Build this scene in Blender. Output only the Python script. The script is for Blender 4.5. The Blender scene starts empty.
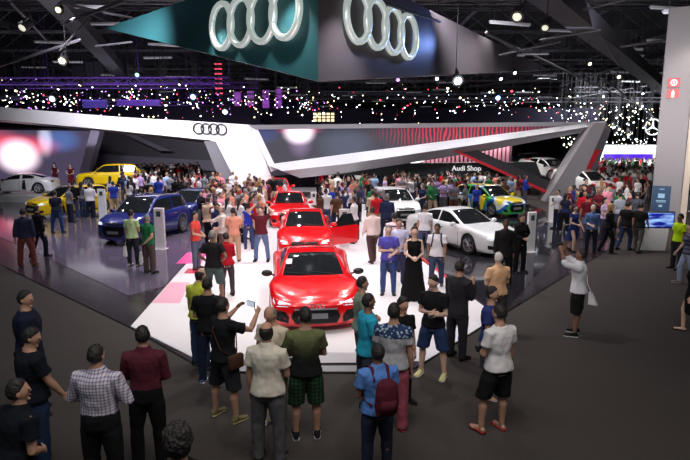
import bpy, bmesh, math, random, time
from mathutils import Vector, Matrix, noise
from mathutils.bvhtree import BVHTree
random.seed(11)
T0 = time.time()
PI = math.pi
scn = bpy.context.scene
COL = scn.collection

# ------------------------------------------------------------------ camera
FPX, PITCH, CH = 550.0, math.radians(9.5), 3.95
cam = bpy.data.cameras.new('camera')
cam.sensor_width = 36.0
cam.lens = FPX / 690.0 * 36.0
cam.clip_end = 600
camo = bpy.data.objects.new('camera', cam)
camo.location = (0, 0, CH)
camo.rotation_euler = (PI / 2 - PITCH, 0, 0)
COL.objects.link(camo)
scn.camera = camo

# ------------------------------------------------------------------ view, world, lights
vs = scn.view_settings
vs.view_transform = 'Standard'
vs.look = 'None'
vs.gamma = 1.0
vs.use_curve_mapping = False
vs.exposure = 0.0
scn.cycles.use_denoising = True
scn.cycles.max_bounces = 5
scn.cycles.diffuse_bounces = 2
scn.cycles.glossy_bounces = 3
scn.cycles.transmission_bounces = 3
scn.cycles.transparent_max_bounces = 6
scn.cycles.sample_clamp_indirect = 6.0

world = bpy.data.worlds.new('hall_air')
scn.world = world
world.use_nodes = True
wbg = world.node_tree.nodes['Background']
wbg.inputs[0].default_value = (0.75, 0.78, 0.9, 1)
wbg.inputs[1].default_value = 0.11


def area(name, loc, target, sx, sy, power, col=(1, 1, 1), spread=None):
    l = bpy.data.lights.new(name, 'AREA')
    l.shape = 'RECTANGLE'
    l.size = sx
    l.size_y = sy
    l.energy = power
    l.color = col
    if spread:
        l.spread = spread
    o = bpy.data.objects.new(name, l)
    o.location = loc
    d = Vector(target) - Vector(loc)
    o.rotation_euler = d.to_track_quat('-Z', 'Y').to_euler()
    COL.objects.link(o)
    return o


def spot(name, loc, target, power, col=(1, 1, 1), ang=40, rad=0.3, blend=0.5):
    l = bpy.data.lights.new(name, 'SPOT')
    l.energy = power
    l.color = col
    l.spot_size = math.radians(ang)
    l.spot_blend = blend
    l.shadow_soft_size = rad
    o = bpy.data.objects.new(name, l)
    o.location = loc
    d = Vector(target) - Vector(loc)
    o.rotation_euler = d.to_track_quat('-Z', 'Y').to_euler()
    COL.objects.link(o)
    return o


def rig(cx, cy, z, nx, ny, sx, sy, power, col, ang=85, aim=0.0):
    """a grid of stage spots on the lighting rig, all aimed down"""
    for i in range(nx):
        for j in range(ny):
            x, y = cx + (i - (nx - 1) / 2) * sx, cy + (j - (ny - 1) / 2) * sy
            spot('stage_spot', (x, y, z), (x, y + aim, 0), power / (nx * ny), col, ang, 0.10, 0.7)


rig(-1.0, 13.0, 7.2, 3, 2, 2.4, 3.0, 2900, (1, 0.97, 0.97), 95, 0.5)
rig(-2.4, 21, 9.2, 3, 2, 3.4, 4.0, 6200, (1, 0.94, 0.96), 100)
rig(-3.5, 32, 11.6, 3, 2, 5, 4.0, 9000, (1, 0.95, 0.97), 110)
rig(6.5, 20, 8.6, 2, 2, 3, 4, 2900, (1, 0.97, 0.97), 95)
rig(-12, 23, 9.3, 3, 2, 3.6, 4, 3600, (0.9, 0.86, 1.0), 100)
rig(9, 33, 11.5, 3, 2, 4, 3, 6500, (1, 0.95, 0.92), 110)
rig(13, 23, 9.4, 2, 1, 3, 3, 1300, (1, 0.9, 0.82), 100)
area('front_hall_light', (1, 3, 9), (1.5, 8.5, 0), 8, 5, 580, (1, 0.93, 0.88))
area('front_hall_light', (-9, 4, 9), (-6, 9, 0), 5, 5, 130, (0.75, 0.93, 1.0))
# spots that wash the white fascia beams and the hanging banner
area('fascia_wash_light', (-14, 26, 10.2), (-12, 38, 4.8), 8, 1, 900, (0.93, 0.9, 1.0), math.radians(80))
area('fascia_wash_light', (4, 27, 10.2), (2, 38, 4.0), 10, 1, 300, (0.97, 0.95, 1.0), math.radians(80))
spot('banner_wash_light', (-5, 10, 6.7), (-6, 22, 8.6), 420, (0.6, 0.9, 0.9), 85)
spot('banner_wash_light', (5, 10, 6.7), (4.5, 24, 8.6), 200, (0.9, 0.85, 1.0), 50)
spot('blue_flood_light', (5.9, 28, 8.6), (4, 22, 8), 260, (0.25, 0.4, 1.0), 120)
spot('magenta_flood_light', (-5.5, 24, 10), (-5.2, 19.0, 0), 3500, (1.0, 0.12, 0.35), 22, 0.5, 0.8)
spot('violet_flood_light', (-8, 25, 10), (-7.0, 18.5, 0), 1300, (0.5, 0.3, 1.0), 30, 0.5, 0.8)
area('shop_light', (7.5, 38.2, 3.6), (7.5, 37.5, 0), 8, 1.0, 700, (1, 0.98, 0.94))
area('pillar_fill_light', (9, 14, 6.5), (15, 25, 4.5), 3, 3, 330, (1, 0.95, 0.95), math.radians(70))  # added fill that brightens the pillar
for ux_, uy_ in ((-22, 48), (12, 50), (30, 70), (-30, 80), (5, 95)):  # added upward fill that lifts the dark ceiling steelwork
    area('ceiling_fill_light', (ux_, uy_, 7.0), (ux_, uy_ + 1, 20), 16, 10, 300, (0.85, 0.85, 1.0))
for ux_, uy_ in ((-13, 24), (13, 26)):
    area('ceiling_fill_light', (ux_, uy_, 10.0), (ux_, uy_ + 6, 20), 6, 4, 90, (0.85, 0.85, 1.0))
area('far_booth_light', (34, 62, 10), (33, 66, 0), 22, 12, 7000, (0.95, 1, 1), math.radians(140))


# ------------------------------------------------------------------ projection helpers (picture frame -> hall coordinates)
def ray(px, py):
    x = (px - 345.0) / FPX
    y = (230.0 - py) / FPX
    return Vector((x, math.cos(PITCH) + y * math.sin(PITCH), -math.sin(PITCH) + y * math.cos(PITCH)))


def G(px, py, z=0.0):
    r = ray(px, py)
    t = (z - CH) / r.z
    return Vector((r.x * t, r.y * t, z))


def PD(px, py, d):
    r = ray(px, py)
    t = d / r.y
    return Vector((r.x * t, d, CH + r.z * t))


# ------------------------------------------------------------------ materials
_mats = {}


def mat(name, col, rough=0.6, metal=0.0, emit=None, es=1.0, coat=0.0, spec=0.5, bump=None, trans=0.0, sheen=0.0):
    if name in _mats:
        return _mats[name]
    m = bpy.data.materials.new(name)
    m.use_nodes = True
    nt = m.node_tree
    b = nt.nodes['Principled BSDF']
    c = tuple(col) + (1,) if len(col) == 3 else col
    b.inputs['Base Color'].default_value = c
    b.inputs['Roughness'].default_value = rough
    b.inputs['Metallic'].default_value = metal
    b.inputs['Specular IOR Level'].default_value = spec
    b.inputs['Coat Weight'].default_value = coat
    b.inputs['Coat Roughness'].default_value = 0.03
    b.inputs['Transmission Weight'].default_value = trans
    if emit:
        b.inputs['Emission Color'].default_value = tuple(emit) + (1,)
        b.inputs['Emission Strength'].default_value = es
    if bump:
        scale, strength = bump
        tc = nt.nodes.new('ShaderNodeTexCoord')
        nz = nt.nodes.new('ShaderNodeTexNoise')
        nz.inputs['Scale'].default_value = scale
        nz.inputs['Detail'].default_value = 3
        bp = nt.nodes.new('ShaderNodeBump')
        bp.inputs['Strength'].default_value = strength
        bp.inputs['Distance'].default_value = 0.02
        nt.links.new(tc.outputs['Object'], nz.inputs['Vector'])
        nt.links.new(nz.outputs['Fac'], bp.inputs['Height'])
        nt.links.new(bp.outputs['Normal'], b.inputs['Normal'])
    _mats[name] = m
    return m


def lin(r, g, b):
    f = lambda c: ((c / 255.0 + 0.055) / 1.055) ** 2.4 if c > 10 else c / 255.0 / 12.92
    return (f(r), f(g), f(b))


def cloth(r, g, b, kind='plain'):
    name = 'cloth_%s_%d_%d_%d' % (kind, r, g, b)
    if name in _mats:
        return _mats[name]
    m = mat(name, lin(r, g, b), 0.9, bump=(9.0, 0.5), spec=0.2)
    nt = m.node_tree
    bs = nt.nodes['Principled BSDF']
    if kind == 'plain':
        return m
    tc = nt.nodes.new('ShaderNodeTexCoord')
    mix = nt.nodes.new('ShaderNodeMix')
    mix.data_type = 'RGBA'
    A, B, F = mix.inputs[6], mix.inputs[7], mix.inputs[0]
    A.default_value = lin(r, g, b) + (1,)
    if kind in ('plaid', 'plaidgreen'):
        B.default_value = (lin(70, 72, 110) if kind == 'plaid' else lin(40, 85, 50)) + (1,)
        outs = []
        for d in ('X', 'Z'):
            w = nt.nodes.new('ShaderNodeTexWave')
            w.bands_direction = d
            w.inputs['Scale'].default_value = 9.0 if kind == 'plaid' else 6.0
            r1 = nt.nodes.new('ShaderNodeMath')
            r1.operation = 'GREATER_THAN'
            r1.inputs[1].default_value = 0.72
            nt.links.new(tc.outputs['Object'], w.inputs['Vector'])
            nt.links.new(w.outputs['Fac'], r1.inputs[0])
            outs.append(r1)
        ad = nt.nodes.new('ShaderNodeMath')
        ad.operation = 'ADD'
        nt.links.new(outs[0].outputs[0], ad.inputs[0])
        nt.links.new(outs[1].outputs[0], ad.inputs[1])
        ml = nt.nodes.new('ShaderNodeMath')
        ml.operation = 'MULTIPLY'
        ml.inputs[1].default_value = 0.45
        nt.links.new(ad.outputs[0], ml.inputs[0])
        nt.links.new(ml.outputs[0], F)
    elif kind == 'stripe':
        B.default_value = lin(60, 45, 75) + (1,)
        w = nt.nodes.new('ShaderNodeTexWave')
        w.bands_direction = 'Z'
        w.inputs['Scale'].default_value = 2.6
        r1 = nt.nodes.new('ShaderNodeMath')
        r1.operation = 'GREATER_THAN'
        r1.inputs[1].default_value = 0.75
        nt.links.new(tc.outputs['Object'], w.inputs['Vector'])
        nt.links.new(w.outputs['Fac'], r1.inputs[0])
        nt.links.new(r1.outputs[0], F)
    elif kind == 'fade':      # dip-dyed: olive shoulders, black below
        B.default_value = lin(22, 24, 24) + (1,)
        sp = nt.nodes.new('ShaderNodeSeparateXYZ')
        mr = nt.nodes.new('ShaderNodeMapRange')
        mr.inputs['From Min'].default_value = 1.42
        mr.inputs['From Max'].default_value = 1.1
        nt.links.new(tc.outputs['Object'], sp.inputs[0])
        nt.links.new(sp.outputs['Z'], mr.inputs['Value'])
        nt.links.new(mr.outputs[0], F)
    elif kind == 'yoke':      # printed shoulders over a plain body
        B.default_value = lin(165, 165, 170) + (1,)
        sp = nt.nodes.new('ShaderNodeSeparateXYZ')
        mr = nt.nodes.new('ShaderNodeMapRange')
        mr.inputs['From Min'].default_value = 1.335
        mr.inputs['From Max'].default_value = 1.325
        nt.links.new(tc.outputs['Object'], sp.inputs[0])
        nt.links.new(sp.outputs['Z'], mr.inputs['Value'])
        nt.links.new(mr.outputs[0], F)
        vo = nt.nodes.new('ShaderNodeTexVoronoi')
        vo.inputs['Scale'].default_value = 22
        nt.links.new(tc.outputs['Object'], vo.inputs['Vector'])
        m2 = nt.nodes.new('ShaderNodeMix')
        m2.data_type = 'RGBA'
        m2.inputs[6].default_value = lin(150, 170, 190) + (1,)
        m2.inputs[7].default_value = lin(r, g, b) + (1,)
        th = nt.nodes.new('ShaderNodeMath')
        th.operation = 'GREATER_THAN'
        th.inputs[1].default_value = 0.38
        nt.links.new(vo.outputs['Distance'], th.inputs[0])
        nt.links.new(th.outputs[0], m2.inputs[0])
        nt.links.new(m2.outputs[2], A)
    nt.links.new(mix.outputs[2], bs.inputs['Base Color'])
    return m


# ------------------------------------------------------------------ object helpers
def props(o, label=None, cat=None, group=None, kind=None):
    if label:
        o['label'] = label
    if cat:
        o['category'] = cat
    if group:
        o['group'] = group
    if kind:
        o['kind'] = kind
    return o


def empty(name, loc=(0, 0, 0), rz=0.0):
    o = bpy.data.objects.new(name, None)
    o.location = loc
    o.rotation_euler = (0, 0, rz)
    o.empty_display_size = 0.2
    COL.objects.link(o)
    return o


def link(name, me, m, parent=None, smooth=False):
    o = bpy.data.objects.new(name, me)
    if m is not None:
        for mm in (m if isinstance(m, (list, tuple)) else [m]):
            me.materials.append(mm)
    if smooth:
        me.shade_smooth()
    COL.objects.link(o)
    if parent:
        o.parent = parent
    return o


def finish(name, bm, m, parent=None, smooth=False, recalc=True):
    if recalc:
        bmesh.ops.recalc_face_normals(bm, faces=bm.faces)
    me = bpy.data.meshes.new(name)
    bm.to_mesh(me)
    bm.free()
    return link(name, me, m, parent, smooth)


def copy_tree(o, parent=None):
    c = o.copy()
    COL.objects.link(c)
    c.parent = parent
    for ch in o.children:
        copy_tree(ch, c)
    return c


def a_box(bm, c, s, rot=None, bevel=0.0):
    r = bmesh.ops.create_cube(bm, size=1.0)
    vs_ = r['verts']
    M = Matrix.Translation(Vector(c)) @ (rot.to_4x4() if rot else Matrix.Identity(4)) @ Matrix.Diagonal((s[0], s[1], s[2], 1))
    bmesh.ops.transform(bm, matrix=M, verts=vs_)
    if bevel:
        es = list({e for v in vs_ for e in v.link_edges})
        bmesh.ops.bevel(bm, geom=es, offset=bevel, segments=2, affect='EDGES', profile=0.5)


def box(name, c, s, m, parent=None, bevel=0.0, rot=None):
    bm = bmesh.new()
    a_box(bm, c, s, rot, bevel)
    return finish(name, bm, m, parent)


def frame_of(d):
    d = d.normalized()
    up = Vector((0, 0, 1)) if abs(d.z) < 0.92 else Vector((0, 1, 0))
    x = d.cross(up).normalized()
    y = x.cross(d).normalized()
    return x, y


def a_loft(bm, rings, n=12, cap=True):
    """rings: (centre, axis a, axis b, ra, rb)"""
    prev = None
    first = last = None
    for (c, a, b, ra, rb) in rings:
        vs_ = []
        for k in range(n):
            t = 2 * PI * k / n
            vs_.append(bm.verts.new(c + a * (ra * math.cos(t)) + b * (rb * math.sin(t))))
        if prev:
            for k in range(n):
                bm.faces.new((prev[k], prev[(k + 1) % n], vs_[(k + 1) % n], vs_[k]))
        else:
            first = vs_
        prev = vs_
        last = vs_
    if cap:
        bm.faces.new(first[::-1])
        bm.faces.new(last)


def a_tube(bm, pts, radii, n=10, flat=1.0, ends=True):
    """round tube along pts with a radius per point; both ends domed"""
    pts = [Vector(p) for p in pts]
    if not isinstance(radii, (list, tuple)):
        radii = [radii] * len(pts)
    rings = []
    N = len(pts)
    xa = None
    for i in range(N):
        if i == 0:
            d = pts[1] - pts[0]
        elif i == N - 1:
            d = pts[-1] - pts[-2]
        else:
            d = (pts[i + 1] - pts[i]).normalized() + (pts[i] - pts[i - 1]).normalized()
        d.normalize()
        if xa is None:
            xa, ya = frame_of(d)
        else:
            xa = (xa - d * xa.dot(d)).normalized()
            ya = xa.cross(d).normalized()
        r = radii[i]
        if i == 0 and ends:
            rings.append((pts[0] - d * r * 0.85, xa, ya, r * 0.45, r * 0.45 * flat))
            rings.append((pts[0] - d * r * 0.5, xa, ya, r * 0.85, r * 0.85 * flat))
        rings.append((pts[i], xa, ya, r, r * flat))
        if i == N - 1 and ends:
            rings.append((pts[i] + d * r * 0.5, xa, ya, r * 0.85, r * 0.85 * flat))
            rings.append((pts[i] + d * r * 0.85, xa, ya, r * 0.45, r * 0.45 * flat))
    a_loft(bm, rings, n)


def a_ball(bm, c, rx, ry, rz, u=16, v=10, M=None):
    r = bmesh.ops.create_uvsphere(bm, u_segments=u, v_segments=v, radius=1.0)
    T = Matrix.Translation(Vector(c)) @ (M.to_4x4() if M else Matrix.Identity(4)) @ Matrix.Diagonal((rx, ry, rz, 1))
    bmesh.ops.transform(bm, matrix=T, verts=r['verts'])


def a_prism(bm, poly, off):
    """solid between polygon poly (3-D points) and the same polygon moved by off"""
    a = [bm.verts.new(Vector(p)) for p in poly]
    b = [bm.verts.new(Vector(p) + Vector(off)) for p in poly]
    bm.faces.new(a)
    bm.faces.new(b[::-1])
    n = len(a)
    for i in range(n):
        bm.faces.new((a[i], b[i], b[(i + 1) % n], a[(i + 1) % n]))


def prism(name, poly, off, m, parent=None):
    bm = bmesh.new()
    a_prism(bm, poly, off)
    return finish(name, bm, m, parent)


def a_lathe(bm, prof, axis='X', n=24, c=(0, 0, 0)):
    """profile (r, t) turned about an axis"""
    prev = None
    c = Vector(c)
    rows = []
    for r, t in prof:
        row = []
        for k in range(n):
            a = 2 * PI * k / n
            if axis == 'X':
                p = Vector((t, r * math.cos(a), r * math.sin(a)))
            elif axis == 'Y':
                p = Vector((r * math.cos(a), t, r * math.sin(a)))
            else:
                p = Vector((r * math.cos(a), r * math.sin(a), t))
            row.append(bm.verts.new(c + p))
        if rows:
            q = rows[-1]
            for k in range(n):
                bm.faces.new((q[k], q[(k + 1) % n], row[(k + 1) % n], row[k]))
        rows.append(row)
    return rows


def text(name, body, m, parent, loc, rot, size, ext=0.02):
    cu = bpy.data.curves.new(name, 'FONT')
    cu.body = body
    cu.size = size
    cu.extrude = ext
    cu.offset = size * 0.012
    cu.align_x = 'CENTER'
    cu.align_y = 'CENTER'
    t = bpy.data.objects.new('t', cu)
    COL.objects.link(t)
    dg = bpy.context.evaluated_depsgraph_get()
    me = bpy.data.meshes.new_from_object(t.evaluated_get(dg))
    bpy.data.objects.remove(t)
    me.materials.clear()
    o = link(name, me, m, parent)
    o.location = loc
    o.rotation_euler = rot
    return o


def interp(tab, x):
    if x <= tab[0][0]:
        return tab[0][1]
    for (x0, y0), (x1, y1) in zip(tab, tab[1:]):
        if x <= x1:
            t = (x - x0) / (x1 - x0)
            return y0 + (y1 - y0) * t
    return tab[-1][1]


def sinterp(tab, x):
    """monotone-ish smooth interpolation (Catmull-Rom on the table)"""
    if x <= tab[0][0]:
        return tab[0][1]
    if x >= tab[-1][0]:
        return tab[-1][1]
    for i in range(len(tab) - 1):
        if x <= tab[i + 1][0]:
            x0, y0 = tab[i]
            x1, y1 = tab[i + 1]
            h = x1 - x0

            def sl(j):
                if j <= 0 or j >= len(tab) - 1:
                    return 0.0 if j <= 0 and False else (tab[min(j + 1, len(tab) - 1)][1] - tab[max(j - 1, 0)][1]) / (tab[min(j + 1, len(tab) - 1)][0] - tab[max(j - 1, 0)][0])
                a = (tab[j][1] - tab[j - 1][1]) / (tab[j][0] - tab[j - 1][0])
                b = (tab[j + 1][1] - tab[j][1]) / (tab[j + 1][0] - tab[j][0])
                return 0.0 if a * b <= 0 else 2 * a * b / (a + b)
            m0, m1 = sl(i), sl(i + 1)
            t = (x - x0) / h
            return (2 * t**3 - 3 * t**2 + 1) * y0 + (t**3 - 2 * t**2 + t) * h * m0 + (-2 * t**3 + 3 * t**2) * y1 + (t**3 - t**2) * h * m1
# ------------------------------------------------------------------ the setting
def nodes_of(m):
    return m.node_tree, m.node_tree.nodes, m.node_tree.links


M_carpet = mat('carpet', lin(62, 60, 60), 0.95, spec=0.15)
nt, nd, lk = nodes_of(M_carpet)
tc = nd.new('ShaderNodeTexCoord')
nz = nd.new('ShaderNodeTexNoise')
nz.inputs['Scale'].default_value = 0.35
nz.inputs['Detail'].default_value = 4
nz2 = nd.new('ShaderNodeTexNoise')
nz2.inputs['Scale'].default_value = 60
mr = nd.new('ShaderNodeMapRange')
mr.inputs['To Min'].default_value = 0.85
mr.inputs['To Max'].default_value = 1.12
hs = nd.new('ShaderNodeHueSaturation')
hs.inputs['Color'].default_value = lin(68, 63, 61) + (1,)
bp = nd.new('ShaderNodeBump')
bp.inputs['Strength'].default_value = 0.4
bp.inputs['Distance'].default_value = 0.01
lk.new(tc.outputs['Object'], nz.inputs['Vector'])
lk.new(tc.outputs['Object'], nz2.inputs['Vector'])
lk.new(nz.outputs['Fac'], mr.inputs['Value'])
lk.new(mr.outputs[0], hs.inputs['Value'])
lk.new(hs.outputs[0], nd['Principled BSDF'].inputs['Base Color'])
lk.new(nz2.outputs['Fac'], bp.inputs['Height'])
lk.new(bp.outputs[0], nd['Principled BSDF'].inputs['Normal'])

# dark boards laid in a herringbone-like brick pattern, semi-gloss
M_tile = mat('dark_board_floor', lin(60, 52, 60), 0.28, spec=0.5)
nt, nd, lk = nodes_of(M_tile)
tc = nd.new('ShaderNodeTexCoord')
mp = nd.new('ShaderNodeMapping')
mp.inputs['Rotation'].default_value = (0, 0, math.radians(38))
bk = nd.new('ShaderNodeTexBrick')
bk.inputs['Scale'].default_value = 1.0
bk.inputs['Brick Width'].default_value = 1.3
bk.inputs['Row Height'].default_value = 0.24
bk.inputs['Mortar Size'].default_value = 0.012
bk.inputs['Color1'].default_value = lin(50, 45, 50) + (1,)
bk.inputs['Color2'].default_value = lin(66, 59, 66) + (1,)
bk.inputs['Mortar'].default_value = lin(30, 26, 32) + (1,)
lk.new(tc.outputs['Object'], mp.inputs['Vector'])
lk.new(mp.outputs[0], bk.inputs['Vector'])
lk.new(bk.outputs['Color'], nd['Principled BSDF'].inputs['Base Color'])
nzr = nd.new('ShaderNodeMapRange')
nzr.inputs['To Min'].default_value = 0.16
nzr.inputs['To Max'].default_value = 0.32
lk.new(bk.outputs['Color'], nzr.inputs['Value'])
lk.new(nzr.outputs[0], nd['Principled BSDF'].inputs['Roughness'])

M_black_gloss = mat('black_gloss_floor', lin(40, 38, 44), 0.06, spec=0.6)
M_white_gloss = mat('white_gloss_floor', lin(238, 232, 234), 0.16, spec=0.5)
nt, nd, lk = nodes_of(M_white_gloss)
tc = nd.new('ShaderNodeTexCoord')
nz = nd.new('ShaderNodeTexNoise')
nz.inputs['Scale'].default_value = 3
nz.inputs['Detail'].default_value = 5
mr = nd.new('ShaderNodeMapRange')
mr.inputs['To Min'].default_value = 0.1
mr.inputs['To Max'].default_value = 0.28
lk.new(tc.outputs['Object'], nz.inputs['Vector'])
lk.new(nz.outputs['Fac'], mr.inputs['Value'])
lk.new(mr.outputs[0], nd['Principled BSDF'].inputs['Roughness'])

M_white = mat('white_lacquer', lin(236, 234, 236), 0.35)
M_offwhite = mat('white_panel', lin(222, 218, 224), 0.5)
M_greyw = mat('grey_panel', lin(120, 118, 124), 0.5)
M_dark = mat('dark_panel', lin(44, 42, 50), 0.5)
M_black = mat('black_plastic', (0.012, 0.012, 0.014), 0.45)
M_steel = mat('painted_steel', lin(70, 70, 76), 0.5, metal=0.3)
M_truss = mat('truss_steel', lin(92, 90, 96), 0.55, metal=0.2)
M_chrome = mat('chrome', (0.85, 0.88, 0.85), 0.22, metal=1.0)
M_ceil = mat('ceiling_black', lin(26, 25, 30), 0.9)

HALL_D = 150.0
ZC = 15.0
# hall floor: the carpet everywhere, with thin floor panels laid on it
box('floor', (10, 70, -0.1), (240, 180, 0.2), M_carpet)
props(bpy.data.objects['floor'], kind='structure')
props(box('ceiling', (10, 70, ZC + 0.2), (240, 180, 0.3), M_ceil), kind='structure')
props(box('wall_far', (10, HALL_D, ZC / 2), (240, 0.5, ZC), mat('far_wall', lin(30, 28, 36), 0.9)), kind='structure')
props(box('wall_left', (-95, 70, ZC / 2), (0.5, 180, ZC), mat('far_wall', lin(30, 28, 36), 0.9)), kind='structure')
props(box('wall_right', (120, 70, ZC / 2), (0.5, 180, ZC), mat('far_wall', lin(30, 28, 36), 0.9)), kind='structure')


def slab(name, pts, z0, z1, m, kind='structure'):
    bm = bmesh.new()
    a_prism(bm, [(p[0], p[1], z0) for p in pts], (0, 0, z1 - z0))
    o = finish(name, bm, m)
    return props(o, kind=kind)


gL, gR = G(205, 371), G(407, 374)
l0, l1 = G(0, 265), G(130, 328)
dl = (l0 - l1).normalized()
lfar = l0 + dl * 22
r0, r1 = G(602, 254), G(511, 310)
dr = (r0 - r1).normalized()
rfar = r0 + dr * 3.0
stand = [lfar, l0, l1, gL, gR, r1, r0, rfar, Vector((rfar.x + 1, 60, 0)), Vector((lfar.x, 60, 0))]
slab('floor_stand', stand, 0.0, 0.03, M_tile)
# white runway
wl = [G(131, 328), G(180, 272), G(216, 234)]
wr = [G(497, 318), G(452, 284), G(422, 262)]
wlf = Vector((-7.2, 44, 0))
wrf = Vector((1.0, 44, 0))
run = [wlf, wl[2], wl[1], wl[0], G(206, 366), G(262, 360), G(404, 362), G(424, 364), wr[0], wr[1], wr[2], Vector((2.0, 24, 0)), wrf]
slab('floor_runway', run, 0.03, 0.045, M_white_gloss)
# front edge of the runway: a low grey-white step strip with a dark joint
fa, fb = G(212, 373.5), G(407, 374)
fc, fd = G(402, 368), G(221, 368)
slab('trim_runway_step', [fa, fb, fc, fd], 0.03, 0.045, mat('grey_white_step', lin(150, 148, 150), 0.5))
# grey band over the runway, just behind its front edge
slab('trim_runway_band', [G(214, 366), G(404, 365), G(416, 356), G(262, 354), G(226, 360)], 0.045, 0.05, mat('grey_step_band', lin(190, 186, 190), 0.4))
# black mirror-like display floor on the right with its red edge line
blk = [wr[1] + Vector((0.12, 0, 0)), wr[2] + Vector((0.12, 0, 0)), Vector((2.2, 24, 0)), Vector((2.6, 33, 0)), Vector((11.0, 33, 0)), G(575, 226), G(548, 262), G(497, 318) + Vector((0.1, 0, 0))]
slab('floor_display_right', blk, 0.03, 0.042, M_black_gloss)
e0, e1 = G(418, 258), G(462, 293)
dd = Vector((0.12, 0.02, 0))
slab('trim_red_line', [e0, e1, e1 + dd, e0 + dd], 0.045, 0.055, mat('red_edge', lin(190, 20, 40), 0.3))
# glossy lavender-grey floor under the cars on the left
lg = [G(44, 257), G(128, 297), G(163, 288), G(196, 253), G(214, 234), Vector((-7.6, 36, 0)), Vector((-24, 36, 0)), Vector((-24, 20, 0)), G(0, 238)]
slab('floor_display_left', lg, 0.03, 0.04, mat('grey_gloss_floor', lin(92, 84, 98), 0.11, spec=0.5))
# pink and magenta light painted as patches on the runway's left border
for q, c_ in (([(152, 305), (170, 284), (190, 284), (180, 305)], (240, 178, 196)), ([(176, 265), (187, 254), (207, 254), (201, 265)], (236, 96, 160)), ([(184, 275), (188, 270), (199, 270), (197, 275)], (220, 60, 90))):
    slab('trim_pink_light', [G(*p) for p in q], 0.046, 0.048, mat('pink_light_%d' % c_[1], lin(*c_), 0.2))

# white display plinth on the far left
pa, pb = G(-60, 203), G(62, 203)
pc, pd_ = Vector((-15.2, 40, 0)), Vector((-33, 43, 0))
slab('floor_plinth', [pa, pb, G(76, 194), G(150, 194), pc, pd_], 0.03, 0.42, M_white)


# ---- hall pillar on the right, turned towards the camera side, with its signs
d_p = G(650, 226).y
p0 = G(650, 226)
pc0 = G(663.5, 226)
pw = 1.16
PYAW = math.radians(-29)
PR = Matrix.Rotation(PYAW, 3, 'Z')
pil = empty('concrete_pillar', pc0, PYAW)
props(pil, 'tall grey concrete hall pillar at the right, rising behind the blue screen', 'pillar')
M_conc = mat('concrete', lin(136, 132, 136), 0.85, bump=(1.5, 0.3))
M_conc2 = mat('concrete_side', lin(190, 176, 165), 0.85, bump=(1.5, 0.3))
zt = PD(670, 6, d_p).z
bm = bmesh.new()
a_box(bm, (0, 0.6, zt / 2), (pw, 1.2, zt), bevel=0.04)
finish('shaft', bm, M_conc, pil)
bm = bmesh.new()
a_box(bm, (pw / 2 + 0.14, 0.25, zt / 2), (0.26, 0.3, zt), bevel=0.03)
finish('drain_pipe', bm, M_conc2, pil)


def pil_z(py):
    return PD(666, py, d_p).z


fs = empty('fire_sign', pc0 + PR @ Vector((-0.13, -0.01, 0)), PYAW)
props(fs, 'small red and white fire hose and extinguisher sign on the pillar', 'sign')
zz = [pil_z(y) for y in (78, 87, 89, 98)]
M_red = mat('sign_red', lin(175, 40, 40), 0.5)
for zi in ((zz[1], zz[0]), (zz[3], zz[2])):
    pl = box('sign_plate', (0, -0.02, sum(zi) / 2), (0.46, 0.03, zi[1] - zi[0]), M_red, fs)
bm = bmesh.new()
rr = a_lathe(bm, [(0.13, -0.05), (0.1, -0.05), (0.1, -0.03), (0.13, -0.03), (0.13, -0.05)], 'Y', 20, (0, 0, (zz[0] + zz[1]) / 2))
a_box(bm, (0.0, -0.04, (zz[0] + zz[1]) / 2), (0.08, 0.02, 0.08))
finish('hose_symbol', bm, M_white, fs)
bm = bmesh.new()
a_box(bm, (0, -0.04, (zz[2] + zz[3]) / 2 - 0.04), (0.11, 0.02, 0.24))
a_box(bm, (0, -0.04, (zz[2] + zz[3]) / 2 + 0.11), (0.05, 0.02, 0.08))
finish('extinguisher_symbol', bm, M_white, fs)
bz = [pil_z(y) for y in (211, 186)]
ib = empty('info_board', pc0 + PR @ Vector((-0.20, -0.03, 0)), PYAW)
props(ib, 'dark blue information board with pale text fixed to the grey pillar', 'sign')
box('board', (0, 0, sum(bz) / 2), (0.72, 0.06, bz[1] - bz[0]), mat('board_blue', lin(28, 62, 96), 0.4), ib)
zc_ = sum(bz) / 2
for k, (w, h, z) in enumerate(((0.26, 0.2, 0.12), (0.4, 0.035, -0.1), (0.36, 0.03, -0.16), (0.14, 0.1, -0.34), (0.2, 0.03, 0.42))):
    bm = bmesh.new()
    a_box(bm, (0, -0.035, zc_ + z), (w, 0.01, h))
    finish('printed_text', bm, mat('print_pale', lin(150, 190, 215), 0.5), ib)

# screen kiosk in front of the pillar
ks = G(657, 251)
kk = empty('screen_kiosk', (ks.x, ks.y + 0.35, 0), math.radians(-4))
props(kk, 'white information desk carrying a wide blue screen at the pillar foot', 'kiosk')
d_k = ks.y
kw = [PD(x, 240, d_k).x - ks.x for x in (646, 668)]
kz = PD(657, 229, d_k).z
bm = bmesh.new()
a_prism(bm, [(kw[0], -0.25, 0), (kw[1], -0.25, 0), (kw[1] + 0.06, -0.25, kz), (kw[0] - 0.1, -0.25, kz)], (0, 0.5, 0))
finish('desk', bm, M_white, kk)
sx = [PD(x, 220, d_k).x - ks.x for x in (641, 677)]
sz = [PD(657, y, d_k).z for y in (229, 212)]
scm = (sx[0] + sx[1]) / 2
rot = Matrix.Rotation(math.radians(-18), 3, 'X')
hs_ = empty('screen', (scm, -0.15, (sz[0] + sz[1]) / 2))
hs_.parent = kk
box('housing', (0, 0, 0), (sx[1] - sx[0], 0.14, sz[1] - sz[0]), M_black, hs_, 0.02)
M_scr = mat('kiosk_screen', (0.01, 0.02, 0.2), 0.3, emit=(0.03, 0.08, 1.0), es=0.5)
nt, nd, lk = nodes_of(M_scr)
tc = nd.new('ShaderNodeTexCoord')
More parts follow.
